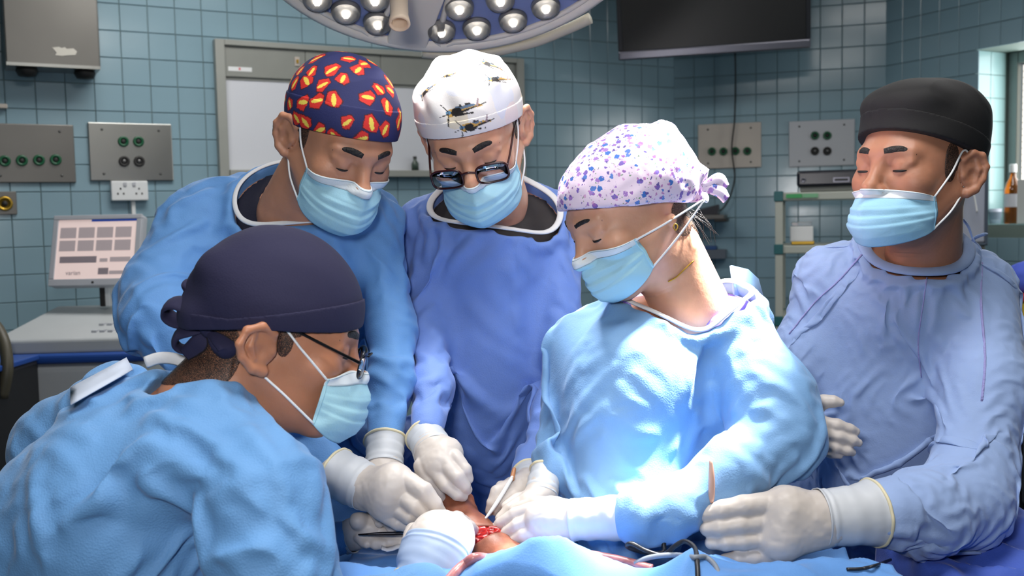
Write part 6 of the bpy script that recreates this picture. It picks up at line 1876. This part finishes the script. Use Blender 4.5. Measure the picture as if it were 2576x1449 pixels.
# patient: forearm and hand on the drape, open wound at the wrist
def patient():
    c = P(1170, 1330, 1.42)
    pe = empty('person', (c[0], c[1], zt0), 'person covered by drapes, only a brown-stained forearm and hand with red wound bare', 'person')
    ch = [[(1125, 1262, 1.475, 40), (1150, 1300, 1.45, 44), (1190, 1345, 1.41, 46), (1235, 1385, 1.375, 52), (1290, 1430, 1.33, 62)]]
    fing = [[(1105, 1262, 1.47, 16), (1130, 1244, 1.46, 15), (1160, 1248, 1.455, 14), (1172, 1272, 1.45, 12)], [(1115, 1275, 1.465, 16), (1140, 1262, 1.455, 15), (1158, 1278, 1.448, 13), (1152, 1300, 1.445, 11)],
            [(1150, 1250, 1.47, 15), (1176, 1256, 1.46, 14), (1184, 1282, 1.45, 12), (1180, 1300, 1.445, 10)], [(1120, 1290, 1.46, 14), (1136, 1284, 1.45, 12), (1146, 1296, 1.445, 10)], [(1160, 1300, 1.455, 17), (1185, 1300, 1.44, 14), (1196, 1318, 1.432, 11)]]
    al = [q for c_ in ch + fing for q in c_]
    W3 = np.array([P(*q[:3]) for q in al])
    f = Field(W3.min(0) - .05, W3.max(0) + .05, .0018, pad=.012)
    cones(f, ch, .02)
    for q in fing: cones(f, [q], .006)
    # wound hollow
    wc = P(1222, 1352, 1.372)
    f.ell(wc, (.030, .018, .014), k=.006, mode='sub')
    g = f.mesh()
    obj('body', g, mat('stained_skin', s2l(142, 84, 62), .45, var=.25, vscale=60, bump=.2, bscale=120, sss=.2, sss_r=(1, .35, .2)), pe)
    ft = Field(wc - .06, wc + .06, .0014, pad=.01)
    ft.ell(P(1222, 1358, 1.378), (.034, .022, .016), k=.0)
    tg = ft.mesh(); N = normals(*tg)
    V = tg[0] + N * (.0035 * (1 - 2 * np.abs(noise(stretch(tg[0], RIGHT, 2) * 170, 3))) + .003 * noise(tg[0] * 90, 8))[:, None]
    obj('wound', (V, tg[1]), mat('wound_tissue', s2l(176, 34, 32), .22, var=.5, vscale=120, bump=.3, bscale=200, coat=.4), pe, label='open red wound')
patient()
# ------------------------------------------------------------------ instruments, cables, tube
def pen(label, pts, r, m1, tip, mtip):
    e = empty('cautery_pen', P(*pts[0]), label, 'instrument')
    obj('barrel', tube([P(*p) for p in pts], r, 12, 6), m1, e)
    obj('end_cap', tube([P(*p) for p in tip], [r[0] * .9 if not np.isscalar(r) else r * .9] * len(tip), 12, 4), mtip, e)
    return e
M_peach = mat('peach_handle', s2l(226, 180, 160), .35)
M_brown = mat('brown_cap', s2l(176, 118, 76), .4)
pen('thin white surgical pen with brown end held in the middle surgeon\'s hand', [(1288, 1204, 1.46), (1262, 1245, 1.435), (1238, 1280, 1.415), (1212, 1314, 1.40)], [.0032, .0036, .0034, .0012], [(1294, 1178, 1.475), (1291, 1190, 1.468), (1288, 1204, 1.46)], M_brown) if False else None
e = empty('cautery_pen', P(1212, 1314, 1.40), "thin white surgical pen with brown end held in the middle surgeon's hand", 'instrument')
obj('barrel', tube([P(1289, 1200, 1.45), P(1262, 1245, 1.425), P(1238, 1282, 1.41), P(1212, 1316, 1.40)], [.0028, .0030, .0026, .0008], 12, 6), M_white, e)
obj('end_cap', tube([P(1294, 1178, 1.462), P(1291, 1192, 1.456), P(1288, 1206, 1.448)], [.0026, .0034, .0036], 12, 5), M_brown, e)
e = empty('retractor', P(1790, 1275, 1.34), 'peach-coloured retractor handle held upright behind flat gloved fingers', 'instrument')
obj('handle', tube([P(1788, 1158, 1.295), P(1790, 1200, 1.295), P(1790, 1245, 1.297), P(1788, 1262, 1.30)], [.0022, .0042, .0042, .0034], 12, 6), M_peach, e)
obj('blade', tube([P(1788, 1258, 1.30), P(1788, 1275, 1.306), P(1790, 1300, 1.32)], [.003, .0022, .0015], 10, 5), M_steel, e)
e = empty('forceps', P(960, 1344, 1.42), "dark slim forceps held in the front surgeon's far hand", 'instrument')
for s in (-1, 1):
    obj('arm', tube([P(902, 1345 - s * .5, 1.425), P(950, 1343 - s * 2.5, 1.415), P(1000, 1342 - s * 3, 1.41), P(1050, 1338 - s * 1, 1.405)], [.0012, .0016, .0018, .0008], 8, 6, flat=.6), mat('dark_steel', s2l(52, 48, 50), .3, .7), e)
def cable(name, label, pts, r, m):
    return tag(obj(name, tube([lay(p, r) for p in pts], r, 10, 8), m), label, 'cable')
M_cbl = mat('cable_black', s2l(30, 32, 40), .4)
M_cgr = mat('cable_grey', s2l(128, 136, 148), .45)
cable('cable', 'thin black cable looping over the drape by the flat gloved hand',
      [(1672, 1328, 1.30), (1670, 1365, 1.29), (1668, 1388, 1.285), (1640, 1392, 1.28), (1600, 1384, 1.275), (1578, 1374, 1.27), (1590, 1368, 1.265), (1625, 1386, 1.262), (1668, 1396, 1.26), (1700, 1372, 1.255), (1724, 1362, 1.25), (1748, 1380, 1.24), (1754, 1420, 1.225), (1756, 1470, 1.20)], .0032, M_cbl)
cable('cable', 'thin grey cable arching over the drape beneath the black cable',
      [(1596, 1418, 1.26), (1625, 1405, 1.258), (1660, 1398, 1.255), (1700, 1396, 1.25), (1745, 1402, 1.245), (1775, 1402, 1.24), (1800, 1425, 1.225), (1815, 1470, 1.20)], .0034, M_cgr)
M_tub = mat('pink_tube', s2l(176, 112, 110), .3, var=.3, vscale=60, coat=.3)
tb_pts = [lay(p, .0062) for p in ((1120, 1470, 1.22), (1145, 1440, 1.23), (1170, 1418, 1.24), (1200, 1402, 1.26))] + [P(1260, 1412, 1.28), P(1340, 1418, 1.30), P(1410, 1402, 1.30), P(1460, 1394, 1.295), P(1500, 1399, 1.285), P(1550, 1408, 1.275), P(1600, 1420, 1.262), P(1640, 1432, 1.25)]
tag(obj('suction_tube', tube(tb_pts, .0062, 14, 10), M_tub), 'pinkish suction tube lying across the drape below the wound', 'tube')
cable('cable', 'black cable slipping under the lavender sleeve at lower right', [(2130, 1432, 1.36), (2170, 1430, 1.37), (2210, 1420, 1.38), (2240, 1408, 1.39)], .0022, M_cbl)
cable('cable', 'black cable curving down the royal blue drape at lower right', [(2308, 1405, 1.38), (2325, 1425, 1.36), (2345, 1445, 1.34), (2360, 1470, 1.32)], .004, M_cbl)
e = empty('gauze_swab', P(1000, 1380, 1.42), 'small white gauze swab on the drape under the forceps hand', 'gauze')
V = np.array([P(960 + 14 * i, 1372 + 5 * math.sin(i * 1.3) + 5 * j, 1.425 - .006 * j) for i in range(6) for j in range(3)])
solid(obj('gauze_sheet', (V, grid_faces(6, 3)), mat('gauze', s2l(222, 222, 226), .9, bump=.5, bscale=200), e), .002)
